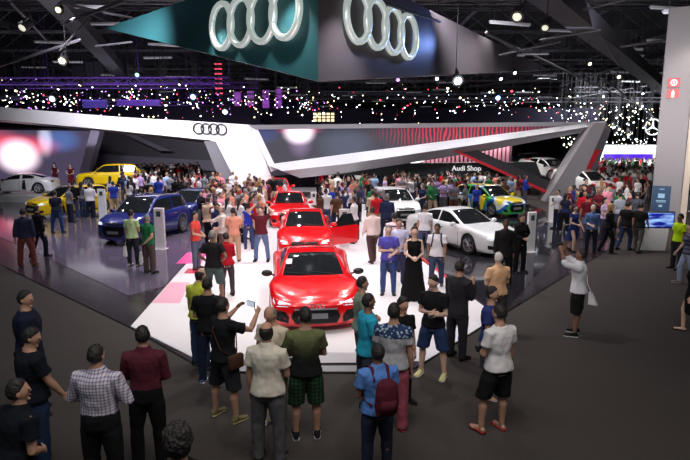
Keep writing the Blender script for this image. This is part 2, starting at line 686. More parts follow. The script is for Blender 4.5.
gr = nd.new('ShaderNodeTexNoise')
gr.inputs['Scale'].default_value = 3.0
mp = nd.new('ShaderNodeMapping')
mp.inputs['Scale'].default_value = (0.5, 1, 2.5)
cr = nd.new('ShaderNodeValToRGB')
cr.color_ramp.elements[0].position = 0.42
cr.color_ramp.elements[0].color = (0.003, 0.004, 0.16, 1)
cr.color_ramp.elements[1].position = 0.68
cr.color_ramp.elements[1].color = (0.35, 0.6, 1.0, 1)
lk.new(tc.outputs['Object'], mp.inputs[0])
lk.new(mp.outputs[0], gr.inputs['Vector'])
lk.new(gr.outputs['Fac'], cr.inputs[0])
lk.new(cr.outputs[0], nd['Principled BSDF'].inputs['Emission Color'])
nd['Principled BSDF'].inputs['Emission Strength'].default_value = 1.3
box('display', (0, -0.075, 0), (sx[1] - sx[0] - 0.1, 0.01, sz[1] - sz[0] - 0.09), M_scr, hs_)


# ---- white fascia beam A (left) and its leg
DA = 37.0


def facet(name, m, d, polys, thick, parent=None):
    """solid built from picture-frame outlines put at their own distance and given real thickness"""
    poly = [PD(x, y, d if len(q) == 2 else d + q[2]) for q in polys for x, y in [q[:2]]]
    return prism(name, poly, (0, thick, 0), m, parent)


fa_ = empty('fascia_beam', (-12, DA, 0))
props(fa_, 'long white fascia beam with ring emblem, running from the left to its slanted foot', 'stand structure')


def child(o, root):
    o.parent = root
    o.matrix_parent_inverse = Matrix.Translation(-root.location)
    return o


def beam_lines(name, lines, m, parent, back=1.2, end=True):
    """faceted beam: several picture lines (each a list of (x, y, distance)) joined by facets, closed at the back"""
    bm = bmesh.new()
    rows = []
    for ln in lines:
        rows.append([bm.verts.new(PD(x, y, d)) for x, y, d in ln])
    n = len(rows[0])
    b0 = [bm.verts.new(v.co + Vector((0, back, 0))) for v in rows[-1]]
    b1 = [bm.verts.new(v.co + Vector((0, back, 0))) for v in rows[0]]
    rr_ = rows + [b0, b1, rows[0]]
    for a, b in zip(rr_, rr_[1:]):
        for i in range(n - 1):
            bm.faces.new((a[i], a[i + 1], b[i + 1], b[i]))
    ring = [r[0] for r in rr_[:-1]]
    bm.faces.new(ring)
    bm.faces.new([r[-1] for r in rr_[:-1]][::-1])
    return child(finish(name, bm, m), parent)


beam_lines('front_panel', [[(-160, 91, DA), (0, 107, DA), (120, 117, DA), (200, 121.5, DA), (252, 125, DA)],
                           [(-160, 103, DA), (0, 120, DA), (90, 128, DA), (206, 140, DA), (258, 140, DA)]], M_white, fa_, 1.5)
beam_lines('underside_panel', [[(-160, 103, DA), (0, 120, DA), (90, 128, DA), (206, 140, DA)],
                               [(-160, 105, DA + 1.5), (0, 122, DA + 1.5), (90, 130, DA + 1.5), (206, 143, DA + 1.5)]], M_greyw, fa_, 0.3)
child(facet('leg_panel', M_white, DA - 0.02, [(206, 139), (258, 139), (278, 196), (243, 196), (216, 142)], 1.4), fa_)
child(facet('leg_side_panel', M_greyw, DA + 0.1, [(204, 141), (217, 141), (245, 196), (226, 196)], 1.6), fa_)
# ring emblem on the beam


def rings(parent, c, ux, uz, nrm, R, step, tube, m, n=36, name='ring', sq=1.6):
    """four linked rings; flat-faced section"""
    for k in range(4):
        bm = bmesh.new()
        cc = c + ux * (step * (k - 1.5))
        sec = []
        for (dr_, dn) in ((-tube, 0), (-tube, tube * sq * .6), (-tube * .55, tube * sq), (tube * .55, tube * sq), (tube, tube * sq * .6), (tube, 0)):
            sec.append((dr_, dn))
        rows_ = []
        for i in range(n):
            a = 2 * PI * i / n
            e = ux * math.cos(a) + uz * math.sin(a)
            rows_.append([bm.verts.new(cc + e * (R + dr_) + nrm * (dn + 0.01 * k * tube)) for dr_, dn in sec])
        for i in range(n):
            p, q = rows_[i], rows_[(i + 1) % n]
            for j in range(len(sec)):
                jj = (j + 1) % len(sec)
                bm.faces.new((p[j], p[jj], q[jj], q[j]))
        o = finish(name, bm, m, None, True)
        child(o, parent)


cA = PD(210, 129, DA - 0.03)
rings(fa_, cA, Vector((1, 0, -0.04)).normalized(), Vector((0, 0, 1)), Vector((0, -1, 0)), 0.34, 0.5, 0.045, mat('emblem_grey', lin(40, 40, 44), 0.4))

# slanted column at the left, between the video wall and the dark wall
col_ = empty('slanted_column', (-22, 44.5, 0))
props(col_, 'slanted pale lilac column at the right edge of the video wall', 'stand structure')
child(facet('shaft', mat('lilac_panel', lin(196, 186, 214), 0.5), 44.6, [(91, 129), (100, 130), (82, 196), (73, 196)], 0.9), col_)

# video wall on the left
M_vid = mat('video_wall', (0.02, 0.02, 0.03), 0.4)
nt, nd, lk = nodes_of(M_vid)
tc = nd.new('ShaderNodeTexCoord')
bs = nd['Principled BSDF']


def blob(nd, lk, coord, cx, cz, rx, rz, col, power=2.0):
    mp = nd.new('ShaderNodeMapping')
    mp.inputs['Location'].default_value = (-cx / rx, 0, -cz / rz)
    mp.inputs['Scale'].default_value = (1 / rx, 0, 1 / rz)
    ln = nd.new('ShaderNodeVectorMath')
    ln.operation = 'LENGTH'
    mr = nd.new('ShaderNodeMapRange')
    mr.interpolation_type = 'SMOOTHSTEP'
    mr.inputs['From Min'].default_value = 1.0
    mr.inputs['From Max'].default_value = 0.25
    lk.new(coord, mp.inputs['Vector'])
    lk.new(mp.outputs[0], ln.inputs[0])
    lk.new(ln.outputs['Value'], mr.inputs['Value'])
    mx = nd.new('ShaderNodeMix')
    mx.data_type = 'RGBA'
    mx.inputs[6].default_value = (0, 0, 0, 1)
    mx.inputs[7].default_value = tuple(col) + (1,)
    lk.new(mr.outputs[0], mx.inputs[0])
    return mx.outputs[2]


def add_cols(nd, lk, outs):
    cur = outs[0]
    for o in outs[1:]:
        m = nd.new('ShaderNodeMix')
        m.data_type = 'RGBA'
        m.blend_type = 'ADD'
        m.inputs[0].default_value = 1
        lk.new(cur, m.inputs[6])
        lk.new(o, m.inputs[7])
        cur = m.outputs[2]
    return cur


DV = 46.0
v0, v1 = PD(-60, 186, DV), PD(92, 130, DV)


def vxz(px, py):
    p = PD(px, py, DV)
    return p.x, p.z


def rgbn(nd, c):
    r = nd.new('ShaderNodeRGB')
    r.outputs[0].default_value = tuple(c) + (1,)
    return r.outputs[0]


outs = [rgbn(nd, (0.07, 0.055, 0.10))]
x_, z_ = vxz(18, 156)
outs.append(blob(nd, lk, tc.outputs['Object'], x_, z_, 2.3, 1.8, (1.9, 1.5, 1.7)))
x_, z_ = vxz(15, 146)
outs.append(blob(nd, lk, tc.outputs['Object'], x_, z_, 4.4, 1.2, (0.75, 0.02, 0.06)))
x_, z_ = vxz(45, 140)
outs.append(blob(nd, lk, tc.outputs['Object'], x_, z_, 0.8, 1.7, (0.5, 0.5, 0.6)))
x_, z_ = vxz(60, 140)
outs.append(blob(nd, lk, tc.outputs['Object'], x_, z_, 2.2, 1.3, (0.02, 0.1, 0.3)))
x_, z_ = vxz(-5, 138)
outs.append(blob(nd, lk, tc.outputs['Object'], x_, z_, 2.5, 1.2, (0.25, 0.02, 0.03)))
lk.new(add_cols(nd, lk, outs), bs.inputs['Emission Color'])
bs.inputs['Emission Strength'].default_value = 1.0
vw = empty('video_wall', (-25, DV, 0))
props(vw, 'large video wall glowing red and white behind the white car on the left', 'screen')
child(facet('display', M_vid, DV, [(-160, 118), (0, 130), (93, 131), (78, 196), (-160, 200)], 0.3), vw)
child(facet('cabinet', M_dark, DV + 0.32, [(-162, 115), (0, 127), (95, 129), (79, 198), (-162, 202)], 0.5), vw)

# dark rear wall of the stand (left middle)
DW = 52.0
dw = facet('wall_stand_back', M_dark, DW, [(70, 120), (250, 130), (262, 192), (70, 192)], 0.5)
props(dw, kind='structure')
props(facet('trim_wall_band', mat('mid_panel', lin(84, 80, 92), 0.5), DW - 0.4, [(84, 153), (214, 161), (226, 172), (80, 164)], 0.3), kind='structure')
props(facet('trim_wall_brace', mat('mid_panel', lin(84, 80, 92), 0.5), DW - 0.8, [(122, 133), (130, 133), (172, 151), (160, 151)], 0.3), kind='structure')

# ---- raised screen and beam B (centre to right)
DB = 36.0
M_vs = mat('long_screen', (0.03, 0.03, 0.035), 0.25)
nt, nd, lk = nodes_of(M_vs)
tc = nd.new('ShaderNodeTexCoord')
bs = nd['Principled BSDF']


def bxz(px, py):
    p = PD(px, py, DB + 1.0)
    return p.x, p.z


outs = [rgbn(nd, (0.035, 0.03, 0.045))]
for (px, py, rx, rz, c) in ((299, 132, 1.3, 1.0, (1.8, 1.5, 1.7)), (299, 129, 1.9, 0.5, (0.5, 0.02, 0.12)), (300, 142, 1.0, 1.3, (0.16, 0.1, 0.2)),
                            (345, 145, 2.4, 1.6, (0.03, 0.05, 0.08)), (262, 134, 1.5, 0.8, (0.0, 0.02, 0.12))):
    x_, z_ = bxz(px, py)
    outs.append(blob(nd, lk, tc.outputs['Object'], x_, z_, rx, rz, c))
# red ribbon streaks at the right part
wv = nd.new('ShaderNodeTexWave')
wv.inputs['Scale'].default_value = 1.3
wv.inputs['Distortion'].default_value = 6.0
wv.inputs['Detail'].default_value = 2
mpv = nd.new('ShaderNodeMapping')
mpv.inputs['Scale'].default_value = (1.0, 1.0, 0.6)
lk.new(tc.outputs['Object'], mpv.inputs[0])
lk.new(mpv.outputs[0], wv.inputs['Vector'])
x_, z_ = bxz(470, 133)
bl = blob(nd, lk, tc.outputs['Object'], x_, z_, 7.2, 1.5, (0.6, 0.0, 0.02))
mm = nd.new('ShaderNodeMix')
mm.data_type = 'RGBA'
mm.blend_type = 'MULTIPLY'
mm.inputs[0].default_value = 1.0
lk.new(bl, mm.inputs[6])
crr = nd.new('ShaderNodeValToRGB')
crr.color_ramp.elements[0].position = 0.35
crr.color_ramp.elements[1].position = 0.8
lk.new(wv.outputs['Fac'], crr.inputs[0])
lk.new(crr.outputs[0], mm.inputs[7])
outs.append(mm.outputs[2])
lk.new(add_cols(nd, lk, outs), bs.inputs['Emission Color'])
bs.inputs['Emission Strength'].default_value = 1.0
ls = empty('long_screen', (0, DB + 1, 0))
props(ls, 'long dark wedge-shaped screen with red streaks above the slanting silver beam', 'screen')
child(facet('display', M_vs, DB + 1.0, [(256, 129), (600, 125), (600, 128), (480, 146), (330, 172), (272, 176)], 0.3), ls)
child(facet('top_rail', M_greyw, DB + 0.8, [(248, 125), (604, 121.5), (602, 125.5), (256, 129.5)], 0.8), ls)
child(facet('side_rail', M_offwhite, DB + 0.85, [(251, 126), (257, 128), (277, 170), (271, 172)], 0.6), ls)

bb = empty('slanting_beam', (4, DB, 0))
props(bb, 'silver-white faceted beam slanting up to the right across the stand', 'stand structure')
M_silver = mat('silver_panel', lin(182, 182, 190), 0.35)
# top facet (lit), belly facet (darker since it faces down)
beam_lines('beam_shell', [[(268, 165, DB), (345, 154.5, DB), (480, 137, DB), (606, 121, DB)],
                          [(282, 171, DB - 1.0), (345, 164, DB - 1.0), (480, 144, DB - 1.0), (606, 124, DB - 1.0)],
                          [(300, 178, DB - 0.3), (345, 173, DB - 0.3), (480, 152, DB - 0.3), (606, 128, DB - 0.3)]], M_silver, bb, 1.0)
# right leg of the structure
DL = 35.5
lg_ = empty('slanted_leg', (9, DL, 0))
props(lg_, 'slanted grey leg with a red panel at the right end of the silver beam', 'stand structure')
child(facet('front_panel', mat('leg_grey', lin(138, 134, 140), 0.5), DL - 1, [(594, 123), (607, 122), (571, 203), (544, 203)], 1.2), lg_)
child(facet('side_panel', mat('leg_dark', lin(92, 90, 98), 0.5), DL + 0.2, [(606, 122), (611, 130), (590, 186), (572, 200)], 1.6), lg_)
child(facet('red_panel', mat('leg_red', lin(196, 30, 44), 0.4), DL + 0.1, [(593, 149), (601, 150), (588, 174), (580, 174)], 0.3), lg_)
# crossing dark beam with red edge
cb = empty('crossing_beam', (6, DB, 0))
props(cb, 'dark angled beam with a red edge, crossing below the silver beam towards the leg', 'stand structure')
child(facet('beam', M_dark, DB - 0.5, [(452, 149), (470, 147), (548, 181), (546, 192)], 0.5), cb)
child(facet('red_edge', mat('leg_red', lin(196, 30, 44), 0.4), DB - 0.75, [(452, 150.5), (455, 149.5), (547, 190.5), (545.5, 193)], 0.3), cb)

# ---- shop at the back
DS = 36.4
sh = empty('shop', (9, DS, 0))
props(sh, 'shop at the back of the stand: black fascia with white lettering over a lit interior', 'shop')
child(facet('fascia', mat('shop_black', lin(34, 40, 44), 0.6), DS, [(318, 164), (536, 162), (542, 177), (318, 175)], 0.3), sh)
M_shopin = mat('shop_wall', lin(235, 232, 225), 0.6)
child(facet('back_wall', M_shopin, DS + 3.6, [(330, 165), (540, 165), (540, 196), (330, 196)], 0.3), sh)
M_shoplight = mat('shop_light', (1, 1, 1), 0.5, emit=(1, 0.98, 0.92), es=3.0)
bm = bmesh.new()
for k in range(5):
    p = PD(385 + k * 32, 177, DS + 3.4)
    a_box(bm, (p.x, DS + 3.4, p.z), (1.1, 0.1, 0.22))
child(finish('light_strip', bm, M_shoplight), sh)
# slatted pink wall above the shop
M_sl = mat('slat_pink', lin(150, 95, 110), 0.6)
bm = bmesh.new()
for k in range(22):
    x0 = 420 + k * 4.2
    if x0 < 452:
        y0, y1 = 164 - (x0 - 420) * 0.62, 166
    else:
        y0, y1 = 143, 166
    p = PD(x0, y0, DS + 2)
    q = PD(x0, y1, DS + 2)
    a_box(bm, (p.x, DS + 2, (p.z + q.z) / 2), (0.16, 0.12, abs(p.z - q.z)))
child(finish('slat_screen', bm, M_sl), sh)
child(facet('slat_backing', mat('slat_dark', lin(70, 40, 52), 0.8), DS + 2.2, [(405, 166), (450, 143), (512, 143), (512, 166)], 0.2), sh)
tp = PD(466.5, 168.5, DS - 0.05)
child(text('lettering', 'Audi Shop', mat('letter_white', (0.9, 0.9, 0.9), 0.5, emit=(1, 1, 1), es=0.6), None, tp, (PI / 2, 0, 0), 0.46), sh)

child(facet('light_slot', M_shoplight, DS + 1.5, [(392, 164), (447, 150), (449, 153), (414, 164)], 0.1), sh)
# goods racks and poster panels in the shop
rk = random.Random(5)
for k in range(9):
    x0 = 392 + k * 16.5
    p = PD(x0, 190, DS + 2)
    c = [lin(120, 60, 60), lin(60, 70, 60), lin(90, 90, 96), lin(150, 130, 110)][k % 4]
    s = empty('shop_shelf', (p.x, DS + 2, 0))
    props(s, 'tall goods shelf in the lit shop behind the crowd', 'shelf', 'goods shelves in the shop')
    bm = bmesh.new()
    a_box(bm, (0, 0.2, 1.1), (0.95, 0.04, 2.2))
    for z in (0.05, 0.6, 1.15, 1.7, 2.18):
        a_box(bm, (0, 0, z), (0.95, 0.4, 0.04))
    finish('rack', bm, M_dark, s)
    bm = bmesh.new()
    for z in (0.07, 0.62, 1.17, 1.72):
        for i in range(5):
            h = rk.uniform(0.15, 0.4)
            a_box(bm, (-0.36 + i * 0.18, -0.02, z + h / 2), (0.14, 0.24, h))
    g_ = finish('goods', bm, mat('goods_%d' % (k % 4), c, 0.6), s)
    g_['kind'] = 'stuff'

# ---- far booth on the right with round star emblem
DF = 66.0
fb_ = empty('far_booth', (34, DF, 0))
props(fb_, 'distant white booth with a violet screen and pale lettering behind the pillar', 'booth')
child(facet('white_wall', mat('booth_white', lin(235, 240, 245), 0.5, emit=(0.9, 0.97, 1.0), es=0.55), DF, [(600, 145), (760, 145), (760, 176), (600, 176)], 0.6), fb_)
M_vio = mat('violet_screen', (0.02, 0.0, 0.1), 0.4)
nt, nd, lk = nodes_of(M_vio)
tc = nd.new('ShaderNodeTexCoord')
nz = nd.new('ShaderNodeTexNoise')
nz.inputs['Scale'].default_value = 0.5
cr = nd.new('ShaderNodeValToRGB')
cr.color_ramp.elements[0].color = (0.05, 0.0, 0.6, 1)
cr.color_ramp.elements[0].position = 0.4
cr.color_ramp.elements[1].color = (0.35, 0.2, 0.9, 1)
lk.new(tc.outputs['Object'], nz.inputs['Vector'])
lk.new(nz.outputs['Fac'], cr.inputs[0])
lk.new(cr.outputs[0], nd['Principled BSDF'].inputs['Emission Color'])
nd['Principled BSDF'].inputs['Emission Strength'].default_value = 1.0
child(facet('video_strip', M_vio, DF - 0.2, [(604, 154), (653, 154), (653, 165), (604, 165)], 0.15), fb_)
child(text('lettering', 'NS', mat('letter_grey', lin(150, 150, 160), 0.5), None, PD(684, 149, DF - 0.1), (PI / 2, 0, 0), 1.0), fb_)
st = empty('star_emblem', (PD(653, 127, DF - 3).x, DF - 3, PD(653, 127, DF - 3).z))
props(st, 'lit three-pointed star in a ring, hanging above the distant white booth', 'emblem')
M_star = mat('star_white', (0.8, 0.85, 0.9), 0.4, emit=(0.75, 0.85, 0.95), es=0.75)
bm = bmesh.new()
R = 8.0 / FPX * (DF - 3)
a_lathe(bm, [(R * 0.9, -0.1), (R, -0.1), (R, 0.1), (R * 0.9, 0.1), (R * 0.9, -0.1)], 'Y', 40)
finish('ring', bm, M_star, st)
bm = bmesh.new()
for k in range(3):
    a = PI / 2 + k * 2 * PI / 3
    e = Vector((math.cos(a), 0, math.sin(a)))
    s_ = Vector((-math.sin(a), 0, math.cos(a)))
    a_prism(bm, [e * R * 0.92, s_ * R * 0.12, -e * R * .06, -s_ * R * 0.12], (0, 0.12, 0))
finish('star', bm, M_star, st)
bm = bmesh.new()
for s_ in (-.6, .6):
    a_tube(bm, [(s_, 0, R * .7), (s_, 0, ZC + .1 - st.location.z)], .03, 5)
finish('hanging_cable', bm, M_black, st)

# ---- hanging banner: two triangular faces that meet in a prow
ban = empty('hanging_banner', (-0.9, 18.5, 6))
props(ban, 'huge faceted hanging banner with big ring emblems on its teal and grey faces', 'banner')


def on_plane(px, py, p0, dirv):
    r = ray(px, py)
    n = Vector((-dirv[1], dirv[0], 0))
    o = Vector((0, 0, CH))
    t = (Vector(p0) - o).dot(n) / r.dot(n)
    return o + r * t


c0 = PD(318, 81, 18.5)
dL = Vector((-0.63, 0.77, 0)).normalized()
dR = Vector((0.5, 0.87, 0)).normalized()
M_teal_lit = mat('banner_teal_lit', lin(40, 88, 92), 0.45, spec=0.4)  # teal light on the left face put into its colour
M_bgrey = mat('banner_grey', lin(92, 86, 92), 0.5, spec=0.4)
apex = on_plane(318, -46, c0, dL)
pL = [on_plane(105, 28, c0, dL), c0, apex]
pR = [c0, on_plane(550, 70, c0, dR), apex]
child(prism('left_face', pL, (0.02, 0.3, 0), M_teal_lit), ban)
child(prism('right_face', pR, (-0.02, 0.3, 0), M_bgrey), ban)
M_ring = mat('ring_metal_glow', (0.78, 0.84, 0.80), 0.3, metal=0.9, emit=(0.8, 0.9, 0.85), es=0.42)  # glow added to the metal so the rings read bright
ca = on_plane(225, 26.5, c0, dL)
cb_ = on_plane(289, 12, c0, dL)
ux = (cb_ - ca)
stp = ux.length / 3
ux.normalize()
print('STEP', stp)
RR, RT = 0.85, 0.115
nL = Vector((dL.y, -dL.x, 0))
if nL.y > 0:
    nL = -nL
uz = ux.cross(nL)
if uz.z < 0:
    uz = -uz
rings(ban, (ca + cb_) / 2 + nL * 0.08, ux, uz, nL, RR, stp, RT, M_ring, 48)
ca = on_plane(354.5, 17, c0, dR)
cb_ = on_plane(405, 37, c0, dR)
ux = (cb_ - ca)
stp = ux.length / 3
ux.normalize()
print('STEP', stp)
nR = Vector((dR.y, -dR.x, 0))
if nR.y > 0:
    nR = -nR
uz = ux.cross(nR)
if uz.z < 0:
    uz = -uz
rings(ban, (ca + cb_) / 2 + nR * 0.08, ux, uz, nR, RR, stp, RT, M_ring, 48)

# ---- white information totems
def totem(px, yb, yt, wpx, label, yaw=0, tilt=False):
    g = G(px, yb, 0.04)
    h = PD(px, yt, g.y).z - 0.04
    w = wpx / FPX * g.y
    t = empty('info_totem', g, math.radians(yaw))
    props(t, label, 'information stand', 'white information totems')
    bm = bmesh.new()
    a_box(bm, (0, 0, h / 2), (w, 0.12, h), bevel=0.015)
    finish('panel', bm, M_white, t)
    box('foot_plate', (0, 0.0, 0.01), (w * 1.15, 0.34, 0.02), M_white, t)
    tb = box('tablet', (0, -0.065, h * 0.86), (w * 0.42, 0.02, h * 0.13), M_black, t, 0.004)
    box('tablet_display', (0, -0.077, h * 0.86), (w * 0.34, 0.004, h * 0.1), mat('tablet_grey', lin(70, 90, 90), 0.2), tb)


totem(344.5, 247, 209, 10.5, 'white information totem beside the open red door of the second red car', 4)
totem(161, 249, 208, 10.5, 'white information totem at the right rear corner of the dark blue car', -8)
totem(103.5, 220, 189, 8, 'white information totem between the yellow hatchback and the blue car', -8)
totem(530, 252, 212, 8.5, 'white information totem by the nose of the white sedan', 10)
totem(551, 222, 196, 6, 'white information totem at the foot of the slanted grey leg', 10)
totem(314, 216, 192, 6, 'white information totem right of the third red car', 4)
totem(372.5, 196, 172, 8, 'white information totem standing far back in the middle of the crowd', 4)
# ------------------------------------------------------------------ cars
M_glass = mat('tinted_glass', (0.012, 0.014, 0.016), 0.04, spec=0.8, coat=0.3)
M_tyre = mat('tyre_rubber', (0.012, 0.012, 0.013), 0.7)
M_rim = mat('rim_alloy', lin(190, 190, 196), 0.3, metal=0.85)
M_lamp = mat('headlamp_glass', lin(225, 232, 240), 0.1, emit=(0.9, 0.95, 1.0), es=0.45, coat=1.0)
M_tail = mat('tail_lamp', lin(150, 12, 20), 0.2, coat=1.0)
M_trim = mat('dark_trim', (0.01, 0.01, 0.012), 0.4)
M_plate = mat('plate_grey', lin(170, 172, 178), 0.4)


def paint(name, c, rough=0.28):
    return mat('paint_' + name, lin(*c), rough, coat=1.0, spec=0.5)


SPEC = {
    'sport': dict(L=4.43, W=1.94, H=1.26, wb=2.65, wr=0.345, gc=0.14, fo=0.0,
                  top=[(-2.21, .80), (-2.1, .93), (-1.5, .99), (-.6, 1.0), (.5, .93), (.85, .90), (1.4, .82), (1.85, .735), (2.1, .655), (2.21, .56)],
                  belt=[(-2.21, .76), (-1.4, .93), (-.6, .88), (.6, .80), (1.3, .82), (1.8, .73), (2.1, .63), (2.21, .54)],
                  g=(-1.7, -.75, .10, .98), zr=1.26, rw=.60, bw=.86),
    'coupe': dict(L=4.7, W=1.85, H=1.38, wb=2.75, wr=0.335, gc=0.16, fo=0.0,
                  top=[(-2.35, .85), (-2.25, .95), (-1.7, 1.0), (-.8, 1.0), (.5, .98), (.85, .96), (1.5, .88), (2.0, .80), (2.25, .72), (2.35, .62)],
                  belt=[(-2.35, .8), (-1.5, .93), (-.6, .90), (.6, .86), (1.3, .86), (1.9, .78), (2.25, .69), (2.35, .6)],
                  g=(-1.85, -.75, .05, .95), zr=1.38, rw=.63, bw=.88),
    'hatch': dict(L=4.3, W=1.8, H=1.46, wb=2.62, wr=0.33, gc=0.17, fo=0.0,
                  top=[(-2.15, .9), (-2.05, 1.02), (-1.5, 1.02), (.5, 1.0), (.95, .98), (1.5, .93), (1.9, .85), (2.1, .76), (2.15, .66)],
                  belt=[(-2.15, .86), (-1.5, .98), (-.6, .95), (.6, .91), (1.3, .9), (1.8, .82), (2.1, .72), (2.15, .64)],
                  g=(-2.08, -1.45, .15, 1.1), zr=1.46, rw=.68, bw=.9),
    'suv': dict(L=4.75, W=1.93, H=1.68, wb=2.85, wr=0.38, gc=0.22, fo=0.0,
                top=[(-2.37, 1.0), (-2.28, 1.15), (-1.6, 1.18), (.5, 1.15), (1.0, 1.13), (1.6, 1.07), (2.1, .98), (2.3, .88), (2.37, .76)],
                belt=[(-2.37, .95), (-1.6, 1.1), (-.6, 1.08), (.6, 1.04), (1.4, 1.03), (2.0, .93), (2.3, .83), (2.37, .73)],
                g=(-2.28, -1.75, .2, 1.15), zr=1.68, rw=.70, bw=.9),
}


def car_body(S):
    L, W, hw = S['L'], S['W'], S['W'] / 2
    wb, wr, gc = S['wb'], S['wr'], S['gc']
    yf, yr = wb / 2 - 0.05 + 0.02, -wb / 2 - 0.03
    ra = wr + 0.055
    ys = set([-L / 2, L / 2])
    n = 46
    for i in range(n + 1):
        ys.add(-L / 2 + L * i / n)
    for yc in (yf, yr):
        for k in range(13):
            ys.add(yc - ra * math.cos(PI * k / 12))
    ys = sorted(ys)
    out = [ys[0]]
    for y in ys[1:]:
        if y - out[-1] > 0.025:
            out.append(y)
    out[-1] = L / 2
    ys = out
    hwt = [(-L / 2, .90), (-L / 2 + .25, .96), (-L / 2 + .9, 1.0), (0, .975), (yf, 1.0), (L / 2 - .3, .95), (L / 2, .88)]

    def section(y):
        zt, zb = sinterp(S['top'], y), sinterp(S['belt'], y)
        h = hw * sinterp(hwt, y)
        g = gc
        for yc in (yf, yr):
            if abs(y - yc) < ra:
                g = max(g, wr + math.sqrt(max(0, ra * ra - (y - yc) ** 2)))
        fb = 0.0
        for yc in (yf, yr):
            fb = max(fb, math.exp(-((y - yc) / 0.42) ** 2))
        zb += 0.015 * fb
        g = min(g, zb - 0.06)
        mid = g + (zb - g) * 0.5
        P = [(h * (.975 - 0.02 * (1 - fb)), g), (h * (.99 - .02 * (1 - fb)), g + (zb - g) * .18), (h * (1.0 - .012 * (1 - fb)), mid), (h * .985, g + (zb - g) * .82), (h * .945, zb + .005),
             (h * .88, zb + (zt - zb) * .55 + .008), (h * .72, zb + (zt - zb) * .82 + .008), (h * .45, zt - .002), (0, zt + .008)]
        return P

    def warp(x, y):
        k = (abs(x) / hw) ** 2.6
        tf = max(0, min(1, (y - L * .22) / (L * .28)))
        tr = max(0, min(1, (-y - L * .25) / (L * .25)))
        return y - tf * tf * .30 * k + tr * tr * .2 * k
    bm = bmesh.new()
    rows = []
    for y in ys:
        P = section(y)
        full = [(-x, z) for x, z in P[:-1]] + [P[-1]] + [(x, z) for x, z in P[:-1][::-1]]
        rows.append([bm.verts.new((x, warp(x, y), z)) for x, z in full])
    for a, b in zip(rows, rows[1:]):
        for j in range(len(a) - 1):
            bm.faces.new((a[j], b[j], b[j + 1], a[j + 1]))
    # front and rear caps
    for row, y, sgn in ((rows[-1], L / 2, 1), (rows[0], -L / 2, -1)):
        m = len(row)
        half = m // 2
        K = 8
        prev = None
        for j in range(half):
            l, r = row[j], row[m - 1 - j]
            line = [l]
            for k in range(1, K):
                x = l.co.x + (r.co.x - l.co.x) * k / K
                bulge = 0.035 * math.sin(PI * min(1, max(0, (l.co.z - gc) / (row[half].co.z - gc))))
                line.append(bm.verts.new((x, warp(x, y) + sgn * bulge, l.co.z)))
            line.append(r)
            if prev:
                for k in range(K):
                    q = (prev[k], prev[k + 1], line[k + 1], line[k])
                    bm.faces.new(q)
            prev = line
        c = row[half]
        for k in range(K):
            bm.faces.new((prev[k], prev[k + 1], c))
    # floor pan
    for a, b in zip(rows, rows[1:]):
        if a[0].co.z < gc + .01 and b[0].co.z < gc + .01:
            bm.faces.new((a[0], a[-1], b[-1], b[0]))
    return bm, ys, warp, (yf, yr)


def roof_parts(S):
    """greenhouse grid split into painted roof and glass meshes"""
    hw = S['W'] / 2
    y0, y1, y2, y3 = S['g']
    zr = S['zr']
    bw, rw = S['bw'], S['rw']
    prof = [(y0, sinterp(S['top'], y0) + .0), (y1, zr - .035), ((y1 + y2) / 2, zr), (y2, zr - .03), (y3, sinterp(S['top'], y3) + .0)]
    N = 40
    ys = [y0 + (y3 - y0) * i / N for i in range(N + 1)]
    paintm, wind, rear, side = [bmesh.new() for _ in range(4)]

    def row(y):
        z = sinterp(prof, y)
        zb = min(sinterp(S['belt'], y), z) - .01
        f = max(0.0, min(1, (z - zb) / (zr - zb)))
        # plan taper toward the ends
        e = 1.0
        if y > y2:
            e = 1 - .06 * ((y - y2) / (y3 - y2))
        if y < y1:
            e = 1 - .12 * ((y1 - y) / (y1 - y0))
        wb_ = hw * bw * e
        wt = wb_ + (hw * rw - wb_) * (f ** 1.15)
        cols = [(wb_, zb), (wb_ + (wt - wb_) * .06, zb + (z - zb) * .08), (wb_ + (wt - wb_) * .86, zb + (z - zb) * .86), (wt, zb + (z - zb) * .96), (wt * .90, z), (wt * .5, z + .012 * f), (0, z + .022 * f)]
        arc = lambda x: (-.16 if y > y2 - .1 else 0) * (x / hw) ** 2 * min(1, (y - y2 + .1) / .4) + ((.16 * (x / hw) ** 2) * min(1, (y1 + .1 - y) / .4) if y < y1 + .1 else 0)
        full = [(-x, zz) for x, zz in cols[:-1]] + [cols[-1]] + [(x, zz) for x, zz in cols[:-1][::-1]]
        return [Vector((x, y + arc(x), zz)) for x, zz in full]
    R = [row(y) for y in ys]
    m = len(R[0])
    pil = [(y1 + y2) / 2 + .02]
    for i in range(N):
        ym = (ys[i] + ys[i + 1]) / 2
        for j in range(m - 1):
            q = [R[i][j], R[i + 1][j], R[i + 1][j + 1], R[i][j + 1]]
            jj = min(j, m - 2 - j)
            tgt = paintm
            if jj == 1:
                if y0 + (y1 - y0) * .55 < ym < y3 - (y3 - y2) * .12 and all(abs(ym - p) > .05 for p in pil):
                    tgt = side
            elif jj >= 4:
                if ym > y2 + .04 and ym < y3 - .02:
                    tgt = wind
                elif ym < y1 - .04 and ym > y0 + .08:
                    tgt = rear
            vs_ = [tgt.verts.new(p) for p in q]
            try:
                tgt.faces.new(vs_)
            except ValueError:
                pass
    for b in (paintm, wind, rear, side):
        bmesh.ops.remove_doubles(b, verts=b.verts, dist=.0008)
    return paintm, wind, rear, side


